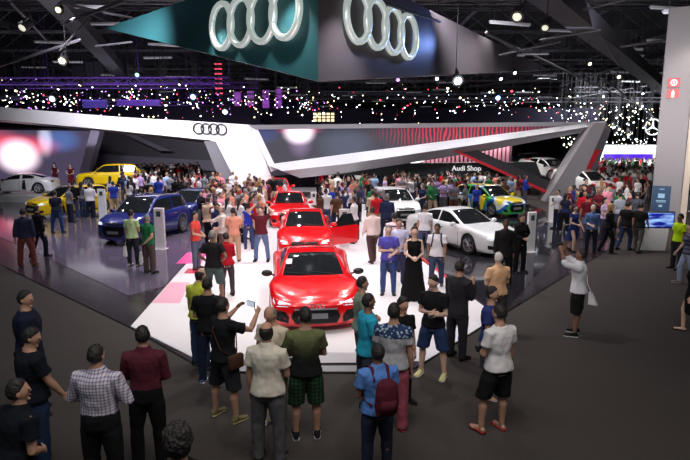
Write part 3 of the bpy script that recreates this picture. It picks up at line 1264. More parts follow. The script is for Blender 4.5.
def wheel_mesh(wr, wid=.24, spokes=5):
    t = bmesh.new()
    a_lathe(t, [(wr * .70, -wid / 2 + .02), (wr * .9, -wid / 2), (wr * .985, -wid / 2 + .02), (wr, -wid / 4), (wr, wid / 4), (wr * .985, wid / 2 - .02), (wr * .9, wid / 2), (wr * .70, wid / 2 - .02)], 'X', 28)
    r = bmesh.new()
    a_lathe(r, [(wr * .73, -wid / 2 + .02), (wr * .73, wid / 2 - .005), (wr * .66, wid / 2 - .015), (wr * .64, wid / 2 - .09), (wr * .62, -wid / 2 + .04)], 'X', 28)
    a_lathe(r, [(.001, wid / 2 - .03), (wr * .17, wid / 2 - .03), (wr * .17, wid / 2 - .09), (.001, wid / 2 - .09)], 'X', 16)
    for k in range(spokes):
        for s in (-1, 1):
            a0 = 2 * PI * k / spokes + s * .06
            a1 = 2 * PI * k / spokes + s * .24
            p0 = Vector((wid / 2 - .05, math.cos(a0) * wr * .12, math.sin(a0) * wr * .12))
            p1 = Vector((wid / 2 - .03, math.cos(a1) * wr * .66, math.sin(a1) * wr * .66))
            a_tube(r, [p0, p1], [.028, .02], 6, ends=False)
    d = bmesh.new()
    a_lathe(d, [(.001, .0), (wr * .6, .0), (wr * .6, -.02), (.001, -.02)], 'X', 20)
    return t, r, d


def proj_panel(bvh, poly, axis, off, thick=.012, maxe=.09, start=6.0):
    """closed panel that hugs the body: poly in (x, z) for 'F'/'R', (y, z) for 'L'/'S', (x, y) for 'T'"""
    bm = bmesh.new()
    vs_ = [bm.verts.new((p[0], p[1], 0)) for p in poly]
    bm.faces.new(vs_)
    bmesh.ops.triangulate(bm, faces=bm.faces)
    for _ in range(3):
        es = [e for e in bm.edges if e.calc_length() > maxe]
        if not es:
            break
        bmesh.ops.subdivide_edges(bm, edges=es, cuts=1)
        bmesh.ops.triangulate(bm, faces=bm.faces)
    hit = {}
    for v in bm.verts:
        a, b = v.co.x, v.co.y
        if axis == 'F':
            o, d = Vector((a, start, b)), Vector((0, -1, 0))
        elif axis == 'R':
            o, d = Vector((a, -start, b)), Vector((0, 1, 0))
        elif axis == 'S':
            o, d = Vector((start, a, b)), Vector((-1, 0, 0))
        elif axis == 'L':
            o, d = Vector((-start, a, b)), Vector((1, 0, 0))
        else:
            o, d = Vector((a, b, start)), Vector((0, 0, -1))
        loc, nrm, _, _ = bvh.ray_cast(o, d)
        if loc is None:
            loc, nrm, _, _ = bvh.find_nearest(o + d * start)
        if nrm.dot(d) > 0:
            nrm = -nrm
        hit[v] = (loc + nrm * off - d * off * .3, nrm)
    faces = [list(f.verts) for f in bm.faces]
    bound = [e for e in bm.edges if len(e.link_faces) == 1]
    low = {v: bm.verts.new(hit[v][0] - hit[v][1] * (thick + off)) for v in list(hit)}
    bl = [(e.verts[0], e.verts[1]) for e in bound]
    for f in faces:
        bm.faces.new([low[v] for v in f[::-1]])
    for a, b in bl:
        bm.faces.new((a, b, low[b], low[a]))
    for v, (p, n_) in hit.items():
        v.co = p
    return bm


def mir(poly):
    return [(-a, b) for a, b in poly[::-1]]


CARBOX = []


def make_car(kind, M_body, name, label, loc, yaw, open_door=0, roofm=None, group=None, rail=False, tilt=0.0, detail=True, grille='frame'):
    S = SPEC[kind]
    L, W, hw = S['L'], S['W'], S['W'] / 2
    root = empty(name, loc, yaw)
    root.rotation_euler = (tilt, 0, yaw)
    props(root, label, 'car', group)
    bm, ys, warp, (yf, yr) = car_body(S)
    bvh = BVHTree.FromBMesh(bm)
    body = finish('body', bm, M_body, root, True)
    roof, wind, rear, side = roof_parts(S)
    bvr = BVHTree.FromBMesh(roof)
    rf = finish('roof', roof, roofm or M_body, root, True)
    finish('windshield', wind, M_glass, root, True)
    finish('rear_window', rear, M_glass, root, True)
    for sx in (1, -1):
        hb = side.copy()
        bmesh.ops.delete(hb, geom=[f for f in hb.faces if f.calc_center_median().x * sx < 0], context='FACES')
        isl = [[], []]
        for f in hb.faces:
            isl[0 if f.calc_center_median().y > (S['g'][1] + S['g'][2]) / 2 + .02 else 1].append(f.index)
        for part in (0, 1):
            qb = hb.copy()
            qb.faces.ensure_lookup_table()
            bmesh.ops.delete(qb, geom=[qb.faces[i] for i in isl[1 - part]], context='FACES')
            if qb.faces:
                finish('side_window', qb, M_glass, root, True)
            else:
                qb.free()
        hb.free()
    side.free()
    # dark chassis inside the arches
    bm = bmesh.new()
    a_box(bm, (0, 0, .42), (W - .62, L - .5, .42))
    finish('chassis', bm, M_trim, root)
    t, r, d = wheel_mesh(S['wr'])
    tm = bpy.data.meshes.new('tyre')
    bmesh.ops.recalc_face_normals(t, faces=t.faces)
    t.to_mesh(tm)
    tm.materials.append(M_tyre)
    tm.shade_smooth()
    rm = bpy.data.meshes.new('rim')
    bmesh.ops.recalc_face_normals(r, faces=r.faces)
    r.to_mesh(rm)
    rm.materials.append(M_rim)
    dm = bpy.data.meshes.new('brake_disc')
    d.to_mesh(dm)
    dm.materials.append(M_trim)
    for sx in (1, -1):
        for y in (yf, yr):
            w = bpy.data.objects.new('wheel', tm)
            COL.objects.link(w)
            w.parent = root
            w.location = (sx * (hw - .135), y, S['wr'])
            w.rotation_euler = (0, 0, 0 if sx > 0 else PI)
            for mm in (rm, dm):
                q = bpy.data.objects.new(mm.name.split('.')[0], mm)
                COL.objects.link(q)
                q.parent = w
    # mirrors
    ym = S['g'][3] - .28
    zm = sinterp(S['belt'], ym) + .10
    for sx in (1, -1):
        bm = bmesh.new()
        a_ball(bm, (sx * (hw + .07), ym, zm), .125, .075, .078, 14, 8)
        a_tube(bm, [(sx * (hw * .86), ym, zm - .06), (sx * (hw + .03), ym, zm - .02)], [.022, .02], 6)
        finish('mirror', bm, M_trim if kind == 'sport' else M_body, root, True)
    if not detail:
        pass
    zt = sinterp(S['top'], L / 2 - .1)
    P = lambda nm, poly, ax, off, m, b=None, th=.012: finish(nm, proj_panel(b or bvh, poly, ax, off, th), m, root)
    if kind == 'sport':
        P('grille', [(-.42, .20), (.42, .20), (.50, .33), (.44, .50), (-.44, .50), (-.50, .33)], 'F', .012, M_trim)
        fr = P('grille_frame', [(-.44, .485), (.44, .485), (.43, .515), (-.43, .515)], 'F', .022, M_plate)
        P('licence_plate', [(-.24, .31), (.24, .31), (.24, .42), (-.24, .42)], 'F', .03, M_plate)
        for mm_ in (lambda p: p, mir):
            P('air_intake', mm_([(.56, .20), (.80, .24), (.84, .46), (.62, .44), (.54, .33)]), 'F', .012, M_trim)
            P('headlight', mm_([(.50, .60), (.56, .545), (.80, .525), (.875, .60), (.86, .665), (.70, .64)]), 'F', .014, M_lamp)
        P('front_lip', [(-.86, .15), (.86, .15), (.86, .18), (-.86, .18)], 'F', .03, M_body)
        P('side_blade', [(-.62, .25), (-.36, .28), (-.44, .86), (-.60, .90)], 'S', .012, M_trim)
        P('side_blade', [(-.62, .25), (-.36, .28), (-.44, .86), (-.60, .90)], 'L', .012, M_trim)
        em = (L / 2 - .17, .17)
    else:
        z0 = S['gc'] + .10
        z1 = zt - .03
        P('grille', [(-.36, z0), (.36, z0), (.47, z0 + .16), (.42, z1 - .02), (-.42, z1 - .02), (-.47, z0 + .16)], 'F', .014, M_trim)
        P('licence_plate', [(-.25, z0 + .12), (.25, z0 + .12), (.25, z0 + .23), (-.25, z0 + .23)], 'F', .028, M_plate)
        for mm_ in (lambda p: p, mir):
            P('air_intake', mm_([(.56, z0), (.78, z0 + .03), (.80, z0 + .16), (.60, z0 + .13)]), 'F', .012, M_trim)
            P('headlight', mm_([(.50, z1 - .10), (.74, z1 - .11), (.84, z1 - .02), (.82, z1 + .03), (.56, z1 - .01)]), 'F', .014, M_lamp)
        em = None
    # emblem of four small rings on the nose
    zc = (zt - .055) if kind != 'sport' else .565
    for k in range(4):
        cx = (k - 1.5) * .085
        loc_, n_, _, _ = bvh.ray_cast(Vector((cx, 6, zc)), Vector((0, -1, 0)))
        if loc_ is None:
            continue
        bm = bmesh.new()
        a_lathe(bm, [(.042, 0), (.055, 0), (.055, .02), (.042, .02), (.042, 0)], 'Y', 18, loc_ + Vector((0, .008, 0)))
        finish('emblem_ring', bm, M_chrome, root)
    zrr = sinterp(S['top'], -L / 2 + .1)
    for mm_ in (lambda p: p, mir):
        P('tail_light', mm_([(.50, zrr - .2), (.82, zrr - .2), (.84, zrr - .06), (.50, zrr - .07)]), 'R', .014, M_tail)
    # door seams and handles, sills
    dz = sinterp(S['belt'], 0)
    for ax in ('S', 'L'):
        P('sill', [(yr + S['wr'] + .12, S['gc'] + .01), (yf - S['wr'] - .12, S['gc'] + .01), (yf - S['wr'] - .12, S['gc'] + .06), (yr + S['wr'] + .12, S['gc'] + .06)], ax, .014, M_trim)
        for yy in ((S['g'][3] - .12, -.22) if kind in ('sport', 'coupe') else (S['g'][3] - .12, -.05, -.95)):
            P('door_seam', [(yy - .008, S['gc'] + .08), (yy + .008, S['gc'] + .08), (yy + .008, dz - .03), (yy - .008, dz - .03)], ax, .003, M_trim, th=.006)
        for yy in ((-.02,) if kind in ('sport', 'coupe') else (.12, -.8)):
            P('door_handle', [(yy - .09, dz - .13), (yy + .09, dz - .13), (yy + .09, dz - .10), (yy - .09, dz - .10)], ax, .025, M_chrome if kind != 'sport' else M_body, th=.02)
    # wipers
    for x0 in (-.45, .1):
        a = Vector((x0, S['g'][3] - .02, sinterp(S['top'], S['g'][3]) + .035))
        b = a + Vector((.5, -.12, .03))
        bm = bmesh.new()
        a_tube(bm, [a, b], .009, 6)
        finish('wiper', bm, M_trim, root)
    if rail:
        for sx in (1, -1):
            bm = bmesh.new()
            x = sx * hw * S['rw'] * .98
            a_tube(bm, [(x, S['g'][1] + .05, S['zr'] - .03), (x, S['g'][1] + .15, S['zr'] + .03), (x, S['g'][2] - .2, S['zr'] + .035), (x, S['g'][2] - .1, S['zr'] - .02)], .02, 6)
            finish('roof_rail', bm, M_chrome, root, True)
    if open_door:
        # front door swung out about its hinge at the front pillar
        sx = open_door
        y_h = S['g'][3] - .12
        dr_ = empty('door', (sx * hw * .97, y_h, 0))
        dr_.parent = root
        dr_.rotation_euler = (0, 0, sx * math.radians(58))
        bm = bmesh.new()
        a_prism(bm, [(0, 0, S['gc'] + .08), (0, -1.15, S['gc'] + .10), (sx * .02, -1.2, dz - .05), (0, -1.1, dz + .02), (0, 0, dz)], (-sx * .09, 0, 0))
        finish('door_panel', bm, M_body, dr_)
        bm = bmesh.new()
        zt_ = S['zr'] - .1
        a_prism(bm, [(-sx * .03, -.1, dz), (-sx * .03, -1.08, dz + .02), (-sx * .16, -1.0, zt_), (-sx * .16, -.62, zt_)], (-sx * .03, 0, 0))
        finish('door_glass', bm, M_glass, dr_)
    CARBOX.append((Vector(loc), yaw, W / 2, L / 2))
    return root, bvh


def car_at(kind, M_body, name, label, px, py, yawdeg, z=0.045, **k):
    """front bumper's foot at a point of the floor; heading yaw in degrees (0 = away from the camera, 180 = facing it)"""
    a = math.radians(yawdeg)
    g = G(px, py, z)
    fwd = Vector((-math.sin(a), math.cos(a), 0))
    return make_car(kind, M_body, name, label, g - fwd * (SPEC[kind]['L'] / 2 - .12), a, **k)


RED = paint('red', (226, 6, 18), .22)
WHITE = paint('white', (238, 238, 240))
BLUE = paint('deep_blue', (20, 34, 110))
YEL = paint('yellow', (244, 206, 0))
r8, r8bvh = car_at('sport', RED, 'sports_car', 'bright red low sports car with black grille at the front of the white runway', 316, 331, 185.5)
bm = bmesh.new()
a_prism(bm, [(.48, .62, 1.075), (.60, .60, 1.07), (.58, .44, 1.145), (.46, .46, 1.15)], (0, .012, .02))
finish('permit_sticker', bm, M_white, r8)
car_at('coupe', RED, 'sedan_car', 'red car right behind the front sports car, its door open on one side', 305, 262, 184, open_door=-1)
car_at('coupe', RED, 'coupe_car', 'third red car in the runway row, partly hidden behind the open-door car', 290, 228, 186)
car_at('coupe', RED, 'hatchback_car', 'fourth red car, far back in the runway row, with a rounded roof', 277, 204, 186)
car_at('hatch', RED, 'hatchback_car', 'small distant red car at the very end of the runway by the white leg', 247, 194, 200)
car_at('coupe', WHITE, 'sedan_car', 'white sedan on the black mirror floor, facing the carpet on the right', 506, 256, 211)
car_at('hatch', WHITE, 'hatchback_car', 'white car facing the runway behind the man in the white t-shirt', 405, 224, 190)
bs_, _ = car_at('suv', BLUE, 'suv_car', 'dark blue car with pale roof rails, headlights towards the left walkway', 109, 247, 164, rail=True)
bs_.scale = (.97, .84, .97)
car_at('hatch', BLUE, 'hatchback_car', 'second blue car standing behind the dark blue one', 172, 226, 168)
car_at('hatch', YEL, 'hatchback_car', 'yellow hatchback on the grey floor, in front of the yellow car on the plinth', 34, 218, 150)
car_at('suv', YEL, 'suv_car', 'yellow sport utility car on the white plinth at the back left', 80, 187, 98, z=.42)
car_at('sport', WHITE, 'sports_car', 'white sports car on the plinth in front of the glowing video wall', -12, 193, 98, z=.42)
car_at('hatch', WHITE, 'hatchback_car', 'distant white car among the crowd to the right of the red row', 350, 197, 190)

# car painted in blue, green and yellow patches
M_patch = mat('paint_patches', (1, 1, 0), 0.28, coat=1.0)
nt, nd, lk = nodes_of(M_patch)
tc = nd.new('ShaderNodeTexCoord')
vo = nd.new('ShaderNodeTexNoise')
vo.inputs['Scale'].default_value = 0.8
vo.inputs['Detail'].default_value = 1.0
cr = nd.new('ShaderNodeValToRGB')
cr.color_ramp.interpolation = 'CONSTANT'
els = cr.color_ramp.elements
els[0].color = lin(250, 225, 30) + (1,)
els[0].position = 0
els[1].color = lin(60, 175, 70) + (1,)
els[1].position = .46
e = els.new(.52)
e.color = lin(20, 110, 190) + (1,)
e = els.new(.58)
e.color = lin(235, 240, 235) + (1,)
e = els.new(.63)
e.color = lin(250, 225, 30) + (1,)
lk.new(tc.outputs['Object'], vo.inputs['Vector'])
lk.new(vo.outputs['Fac'], cr.inputs[0])
lk.new(cr.outputs[0], nd['Principled BSDF'].inputs['Base Color'])
car_at('hatch', M_patch, 'hatchback_car', 'car wrapped in yellow, green and blue patches in front of the shop', 515, 217, 208)

# two racing cars shown on a ramp near the slanted leg
M_race = mat('paint_race', (1, 1, 1), 0.3, coat=1.0)
nt, nd, lk = nodes_of(M_race)
tc = nd.new('ShaderNodeTexCoord')
vo = nd.new('ShaderNodeTexNoise')
vo.inputs['Scale'].default_value = 0.9
cr = nd.new('ShaderNodeValToRGB')
cr.color_ramp.interpolation = 'CONSTANT'
els = cr.color_ramp.elements
els[0].color = lin(240, 240, 240) + (1,)
els[1].color = lin(200, 20, 30) + (1,)
els[1].position = .6
lk.new(tc.outputs['Object'], vo.inputs['Vector'])
lk.new(vo.outputs['Fac'], cr.inputs[0])
lk.new(cr.outputs[0], nd['Principled BSDF'].inputs['Base Color'])


def racer(px, py, d, yawdeg, pitchdeg, label, wing):
    p = PD(px, py, d)
    a = math.radians(yawdeg)
    root, bv = make_car('sport', M_race, 'racing_car', label, p, a, tilt=0)
    root.rotation_euler = Matrix.Rotation(a, 4, 'Z').to_3x3().__matmul__(Matrix.Rotation(math.radians(pitchdeg), 3, 'X')).to_euler()
    bm = bmesh.new()
    a_box(bm, (0, -2.1, 1.28), (1.7, .32, .04))
    for s in (-1, 1):
        a_box(bm, (s * .84, -2.1, 1.24), (.03, .36, .22))
        a_box(bm, (s * .45, -2.05, 1.1), (.04, .12, .36))
    finish('rear_wing', bm, M_trim, root)
    # sloping display ramp that carries it
    M = Matrix.Translation(p) @ root.rotation_euler.to_matrix().to_4x4()
    co = [M @ Vector(v) for v in ((-1.2, -2.5, -.02), (1.2, -2.5, -.02), (1.2, 2.5, -.02), (-1.2, 2.5, -.02))]
    bm = bmesh.new()
    a = [bm.verts.new(v) for v in co]
    b = [bm.verts.new((v.x, v.y, 0.04)) for v in co]
    bm.faces.new(a)
    bm.faces.new(b[::-1])
    for i in range(4):
        bm.faces.new((a[i], b[i], b[(i + 1) % 4], a[(i + 1) % 4]))
    o = finish('display_ramp', bm, M_dark)
    props(o, 'dark sloping ramp under the ' + ('front' if wing else 'rear') + ' white racing car', 'ramp')


racer(584, 190, 35.0, 206, -12, 'white racing car with dark windows tilted nose-down below the red panel', True)
racer(546, 176, 40, 206, -8, 'white and red racing car higher up behind the slanted grey leg', False)
# ------------------------------------------------------------------ people
V = Vector
SKIN = {'light': (214, 176, 158), 'tan': (184, 142, 120), 'brown': (134, 98, 80), 'dark': (92, 60, 44)}
HAIR = {'black': (30, 25, 25), 'brown': (44, 28, 20), 'grey': (120, 116, 114), 'white': (205, 200, 196), 'blond': (176, 136, 84)}


def skin_mat(k):
    return mat('skin_' + k, lin(*SKIN[k]), 0.55, spec=0.35)


def hair_mat(k):
    return mat('hair_' + k, lin(*HAIR[k]), 0.6, bump=(40.0, 0.7))


M_eye = mat('eye_dark', (0.01, 0.008, 0.008), 0.2)
M_lip = mat('lip', lin(150, 84, 76), 0.5)


def remesh(bm, voxel, smooth=2, fac=0.5, wrinkle=0.0, seed=0):
    """fuse overlapping closed shapes into one continuous skin"""
    bmesh.ops.recalc_face_normals(bm, faces=bm.faces)
    me = bpy.data.meshes.new('tmp')
    bm.to_mesh(me)
    bm.free()
    o = bpy.data.objects.new('tmp', me)
    COL.objects.link(o)
    m = o.modifiers.new('r', 'REMESH')
    m.mode = 'VOXEL'
    m.voxel_size = voxel
    m.use_smooth_shade = True
    if smooth:
        s = o.modifiers.new('s', 'SMOOTH')
        s.factor = fac
        s.iterations = smooth
    dg = bpy.context.evaluated_depsgraph_get()
    out = bpy.data.meshes.new_from_object(o.evaluated_get(dg))
    bpy.data.objects.remove(o)
    bpy.data.meshes.remove(me)
    out.materials.clear()
    if wrinkle:
        so = V((seed * 3.1, seed * 1.7, seed * .9))
        nrm = [v.normal.copy() for v in out.vertices]
        for v, n in zip(out.vertices, nrm):
            p = v.co
            q = V((p.x * 9, p.y * 9, p.z * 5)) + so
            v.co = p + n * (wrinkle * noise.noise(q) + wrinkle * .6 * noise.noise(q * 2.3))
    return out


# pose: per arm (upper dir, fore dir) with x outward, y forward, z up ; per leg (thigh dir, shin dir)
ARM = {
    'down': ((.16, .02, -1), (.05, .18, -1)),
    'swing_f': ((.14, .35, -1), (.02, .65, -1)),
    'swing_b': ((.16, -.35, -1), (.05, -.1, -1)),
    'photo': ((.32, .75, -.28), (-.28, .72, .62)),
    'photo_high': ((.38, .75, .25), (-.30, .35, .9)),
    'phone': ((.16, .15, -1), (-.30, .85, .15)),
    'folded': ((.18, .12, -1), (-.92, .42, .12)),
    'front': ((.2, .12, -1), (-.55, .75, -.25)),
    'hip': ((.55, -.18, -.8), (-.62, .28, -.55)),
    'head': ((.78, .1, .62), (-.72, -.1, .75)),
    'behind': ((.28, -.38, -.9), (-.62, -.25, -.62)),
    'bag': ((.10, .0, -1), (.04, .06, -1)),
    'out': ((.35, .75, -.5), (.05, 1, .0)),
    'point': ((.7, .5, -.1), (.6, .6, .05)),
    'chin': ((.12, .35, -.9), (-.25, .45, .95)),
    'pocket': ((.26, -.12, -1), (-.18, .3, -.9)),
    'fold2': ((.25, .2, -1), (-.85, .55, .0)),
}
LEG = {
    'stand': (((.10, 0, -1), (.03, 0, -1)), ((.10, 0, -1), (.03, 0, -1))),
    'apart': (((.20, .02, -1), (.12, 0, -1)), ((.20, -.03, -1), (.12, -.05, -1))),
    'stride': (((.06, .34, -1), (.02, -.06, -1)), ((.06, -.22, -1), (.02, -.45, -1))),
    'contra': (((.05, .02, -1), (.02, -.02, -1)), ((.22, .16, -1), (.08, -.02, -1))),
}


class Fig:
    """skeleton in the person's own space: x right, y forward, z up, feet on z = 0"""

    def __init__(s, arms=('down', 'down'), legs='stand', lean=0.0, bend=0.0, head=(0, 0), build=1.0, belly=0.0, female=False, swap=False, flatfoot=0.0):
        s.build, s.belly, s.female = build, belly, female
        s.hw = .182 * (0.93 if female else 1.0) * (0.5 + build * .5)
        T = Matrix.Translation((0, 0, .92)) @ Matrix.Rotation(math.radians(-lean), 4, 'X') @ Matrix.Translation((0, 0, -.92))
        s.T = T
        L = LEG[legs]
        if swap:
            L = L[::-1]
        s.leg = {}
        for sx, (th, sh) in zip((1, -1), L):
            hip = V((sx * .088, 0, .92))
            th = V((th[0] * sx, th[1], th[2])).normalized()
            sh = V((sh[0] * sx * .5, sh[1], sh[2])).normalized()
            kn = hip + th * .435
            an = kn + sh * .415
            s.leg[sx] = [hip, kn, an]
        zmin = min(v[2].z for v in s.leg.values())
        s.dz = .075 - zmin
        for v in s.leg.values():
            for p in v:
                p.z += s.dz
        s.T = Matrix.Translation((0, 0, s.dz)) @ T
        s.arm = {}
        for sx, nm in zip((1, -1), arms):
            u, f = ARM[nm] if isinstance(nm, str) else nm
            sh = V((sx * s.hw * .95, -.005, 1.405))
            u = V((u[0] * sx, u[1], u[2])).normalized()
            f = V((f[0] * sx, f[1], f[2])).normalized()
            el = sh + u * .285
            wr = el + f * .25
            s.arm[sx] = [s.T @ sh, s.T @ el, s.T @ wr, (s.T.to_3x3() @ f).normalized(), nm]
        hy, hp = head
        nk = s.T @ V((0, .0, 1.50))
        s.HM = Matrix.Translation(nk) @ Matrix.Rotation(math.radians(hy), 4, 'Z') @ Matrix.Rotation(math.radians(hp - lean * .35), 4, 'X')

    def torso_rings(s, grow=0.0, z0=.84, z1=1.50, hipw=None):
        b, f = s.build, s.female
        if f:
            tab = [(.80, .160, .105, 0), (.88, .172, .115, -.01), (.96, .165, .112, -.01), (1.04, .138, .096, 0), (1.12, .122, .088, 0), (1.20, .132, .096, .004), (1.28, .148, .118, .018), (1.34, .150, .108, .012), (1.40, .162, .088, 0), (1.45, .135, .068, 0), (1.48, .085, .055, 0), (1.51, .052, .050, 0)]
        else:
            tab = [(.80, .150, .105, 0), (.88, .165, .115, -.008), (.96, .165, .115, -.006), (1.04, .155, .108, 0), (1.12, .150, .104, 0), (1.20, .158, .110, 0), (1.30, .174, .118, .004), (1.37, .178, .114, .002), (1.415, .160, .096, 0), (1.45, .122, .076, 0), (1.485, .080, .062, 0), (1.52, .058, .055, 0)]
        X, Y = s.T.to_3x3() @ V((1, 0, 0)), s.T.to_3x3() @ V((0, 1, 0))
        out = []
        zs = [z0] + [t[0] for t in tab if z0 + .015 < t[0] < z1 - .015] + [z1]
        for z in zs:
            rx = interp([(t[0], t[1]) for t in tab], z) * (0.4 + .6 * b)
            ry = interp([(t[0], t[2]) for t in tab], z) * (0.4 + .6 * b)
            yo = interp([(t[0], t[3]) for t in tab], z)
            bl = s.belly * math.exp(-((z - 1.08) / .13) ** 2)
            g = grow if z < 1.475 else grow * .6
            out.append((s.T @ V((0, yo + bl * .6, z)), X, Y, rx + g + bl * .35, ry + g + bl * .7))
        return out

    def body(s, voxel, hands=True, feet=True):
        bm = bmesh.new()
        a_loft(bm, s.torso_rings(0, .83, 1.53), 20)
        b = .55 + .45 * s.build
        # neck and head
        H = s.HM
        a_tube(bm, [s.T @ V((0, -.005, 1.46)), H @ V((0, .008, .10))], [.062 * b, .055 * b], 12)
        u = bmesh.ops.create_uvsphere(bm, u_segments=20, v_segments=16, radius=1.0)
        for v in u['verts']:
            x, y, z = v.co
            jaw = max(0, -z)
            xx = x * .077 * (1 - .30 * jaw * jaw)
            yy = y * .095 * (1 - .12 * jaw) + .012 * jaw
            zz = z * .118
            if y > .5 and z < -.2:
                yy -= .004
            v.co = H @ V((xx, yy + .010, zz + .148))
        # face: brow, nose, chin, ears
        a_ball(bm, H @ V((0, .092, .158)), .046, .016, .014, 10, 6)
        a_tube(bm, [H @ V((0, .098, .158)), H @ V((0, .110, .128))], [.009, .013], 8)
        a_ball(bm, H @ V((0, .078, .050)), .026, .018, .018, 10, 6)
        for sx in (1, -1):
            a_ball(bm, H @ V((sx * .080, .005, .140)), .010, .018, .030, 8, 6)
        for sx in (1, -1):
            sh, el, wr, f, nm = s.arm[sx]
            k = b * (.86 if s.female else 1.0)
            a_tube(bm, [sh + V((-sx * .03, 0, 0)), sh, (sh + el) / 2, el, el + (wr - el) * .3, wr], [.058 * k, .058 * k, .048 * k, .040 * k, .043 * k, .027 * k], 12)
            if hands:
                s.hand(bm, wr, f, sx, k)
            else:
                a_tube(bm, [wr, wr + f * .12], [.028, .024], 8, .6)
            hip, kn, an = s.leg[sx]
            k = b * (1.02 if s.female else 1.0)
            a_tube(bm, [hip + V((-sx * .01, 0, .02)), hip + (kn - hip) * .25, hip + (kn - hip) * .7, kn, kn + (an - kn) * .3 + V((0, -.012, 0)), kn + (an - kn) * .75, an], [.088 * k, .090 * k, .068 * k, .055 * k, .058 * k, .042 * k, .036 * k], 14)
            if feet:
                toe = an + V((sx * .03, .165, -.05))
                a_tube(bm, [an + V((0, -.035, -.035)), an + V((0, .04, -.035)), an + V((sx * .015, .11, -.048)), toe], [.034, .036, .030, .022], 10, 1.0)
                a_ball(bm, an + V((sx * .02, .125, -.055)), .042, .06, .018, 10, 6)
        return remesh(bm, voxel, 2, .45)

    def hand(s, bm, wr, f, sx, k):
        # side axis across the palm: thumb side
        if f.z < -.6:
            thumb = V((-sx * .25, 1, 0))
        else:
            thumb = V((-sx * .35, 0, 1))
        side = (thumb - f * thumb.dot(f)).normalized()
        pn = f.cross(side) * sx            # palm normal
        inward = V((-sx, 0, 0)) if f.z < -.6 else V((-sx * .6, -.3, -.4))
        if pn.dot(inward) < 0:
            pn = -pn
        r = .0088 * (.92 if s.female else 1)
        rings_ = [(wr - f * .01, side, pn, .026, .02), (wr + f * .025, side, pn, .035, .017), (wr + f * .085, side, pn, .042, .014), (wr + f * .095, side, pn, .038, .012)]
        a_loft(bm, rings_, 12)
        curl = .35 if f.z < -.6 else .75
        for i, (o, ln) in enumerate(((.031, .068), (.0105, .078), (-.010, .072), (-.031, .057))):
            b0 = wr + f * .085 + side * o
            d1 = (f + pn * curl * .35 + side * o * 3).normalized()
            d2 = (f + pn * curl * 1.3).normalized()
            d3 = (f * .7 + pn * curl * 2.2).normalized()
            p1 = b0 + d1 * ln * .45
            p2 = p1 + d2 * ln * .33
            p3 = p2 + d3 * ln * .25
            a_tube(bm, [b0 - f * .015, b0, p1, p2, p3], [r, r, r * .95, r * .9, r * .8], 8)
        t0 = wr + f * .03 + side * .025
        t1 = t0 + (side * .8 + f * .75 + pn * .35).normalized() * .042
        t2 = t1 + (side * .25 + f * .9 + pn * .5).normalized() * .034
        a_tube(bm, [t0, t1, t2], [.014, .0105, .009], 8)

    def hand_pos(s, sx):
        sh, el, wr, f, nm = s.arm[sx]
        return wr + f * .10


def hair_mesh(F, style, voxel):
    H = F.HM
    bm = bmesh.new()
    u = bmesh.ops.create_uvsphere(bm, u_segments=36, v_segments=26, radius=1.0)
    for v in u['verts']:
        x, y, z = v.co
        # hair region: crown, back and sides; hairline at the forehead
        line = .42 + .0 * abs(x) if style != 'balding' else .9
        if style == 'balding':
            reg = min(1, max(0, (.58 - z) * 5)) * min(1, max(0, (-y + .25) * 5))
        elif style == 'bald':
            reg = 0
        else:
            front = y - .15
            reg = 1.0
            if y > -.1:
                lim = .50 * min(1, (y + .1) / .9) + .02 - (.25 if abs(x) > .8 and y < .3 else 0)
                lim = -.12 + (y + .1) * .80
                reg = min(1, max(0, (z - lim) * 6))
            low = -.5 if style in ('short', 'crew') else -.8
            reg *= min(1, max(0, (z - low) * 6))
        th = {'short': .010, 'crew': .005, 'long': .022, 'pony': .014, 'balding': .009, 'bald': 0, 'bun': .014, 'curly': .045}[style]
        n = (noise.noise(v.co * (7 if style == 'curly' else 3)) * .5 + noise.noise(v.co * 9) * .4) * th
        g = (th + n) * reg - .007 * (1 - reg)
        top = .006 * reg * max(0, z)
        jaw = max(0, -z)
        xx = x * (.077 + g) * (1 - .30 * jaw * jaw)
        yy = y * (.095 + g) * (1 - .12 * jaw) + .012 * jaw
        v.co = H @ V((xx, yy + .010 - (.004 if reg > 0 else 0), z * (.118 + g) + .148 + top))
    if style == 'long':
        rr = []
        X, Y = (H.to_3x3() @ V((1, 0, 0))), (H.to_3x3() @ V((0, 1, 0)))
        for z, w, d, y in ((.20, .075, .05, -.035), (.12, .088, .055, -.045), (.04, .092, .05, -.055), (-.06, .10, .042, -.075), (-.16, .10, .036, -.10), (-.22, .07, .02, -.105)):
            rr.append((H @ V((0, y, z)), X, Y, w, d))
        a_loft(bm, rr, 14)
    if style == 'pony':
        a_tube(bm, [H @ V((0, -.10, .20)), H @ V((0, -.16, .15)), H @ V((0, -.155, .02)), H @ V((0, -.12, -.08))], [.025, .032, .03, .012], 10)
    if style == 'bun':
        a_ball(bm, H @ V((0, -.09, .23)), .042, .042, .042, 12, 8)
    return remesh(bm, min(voxel, .008), 1, .4)


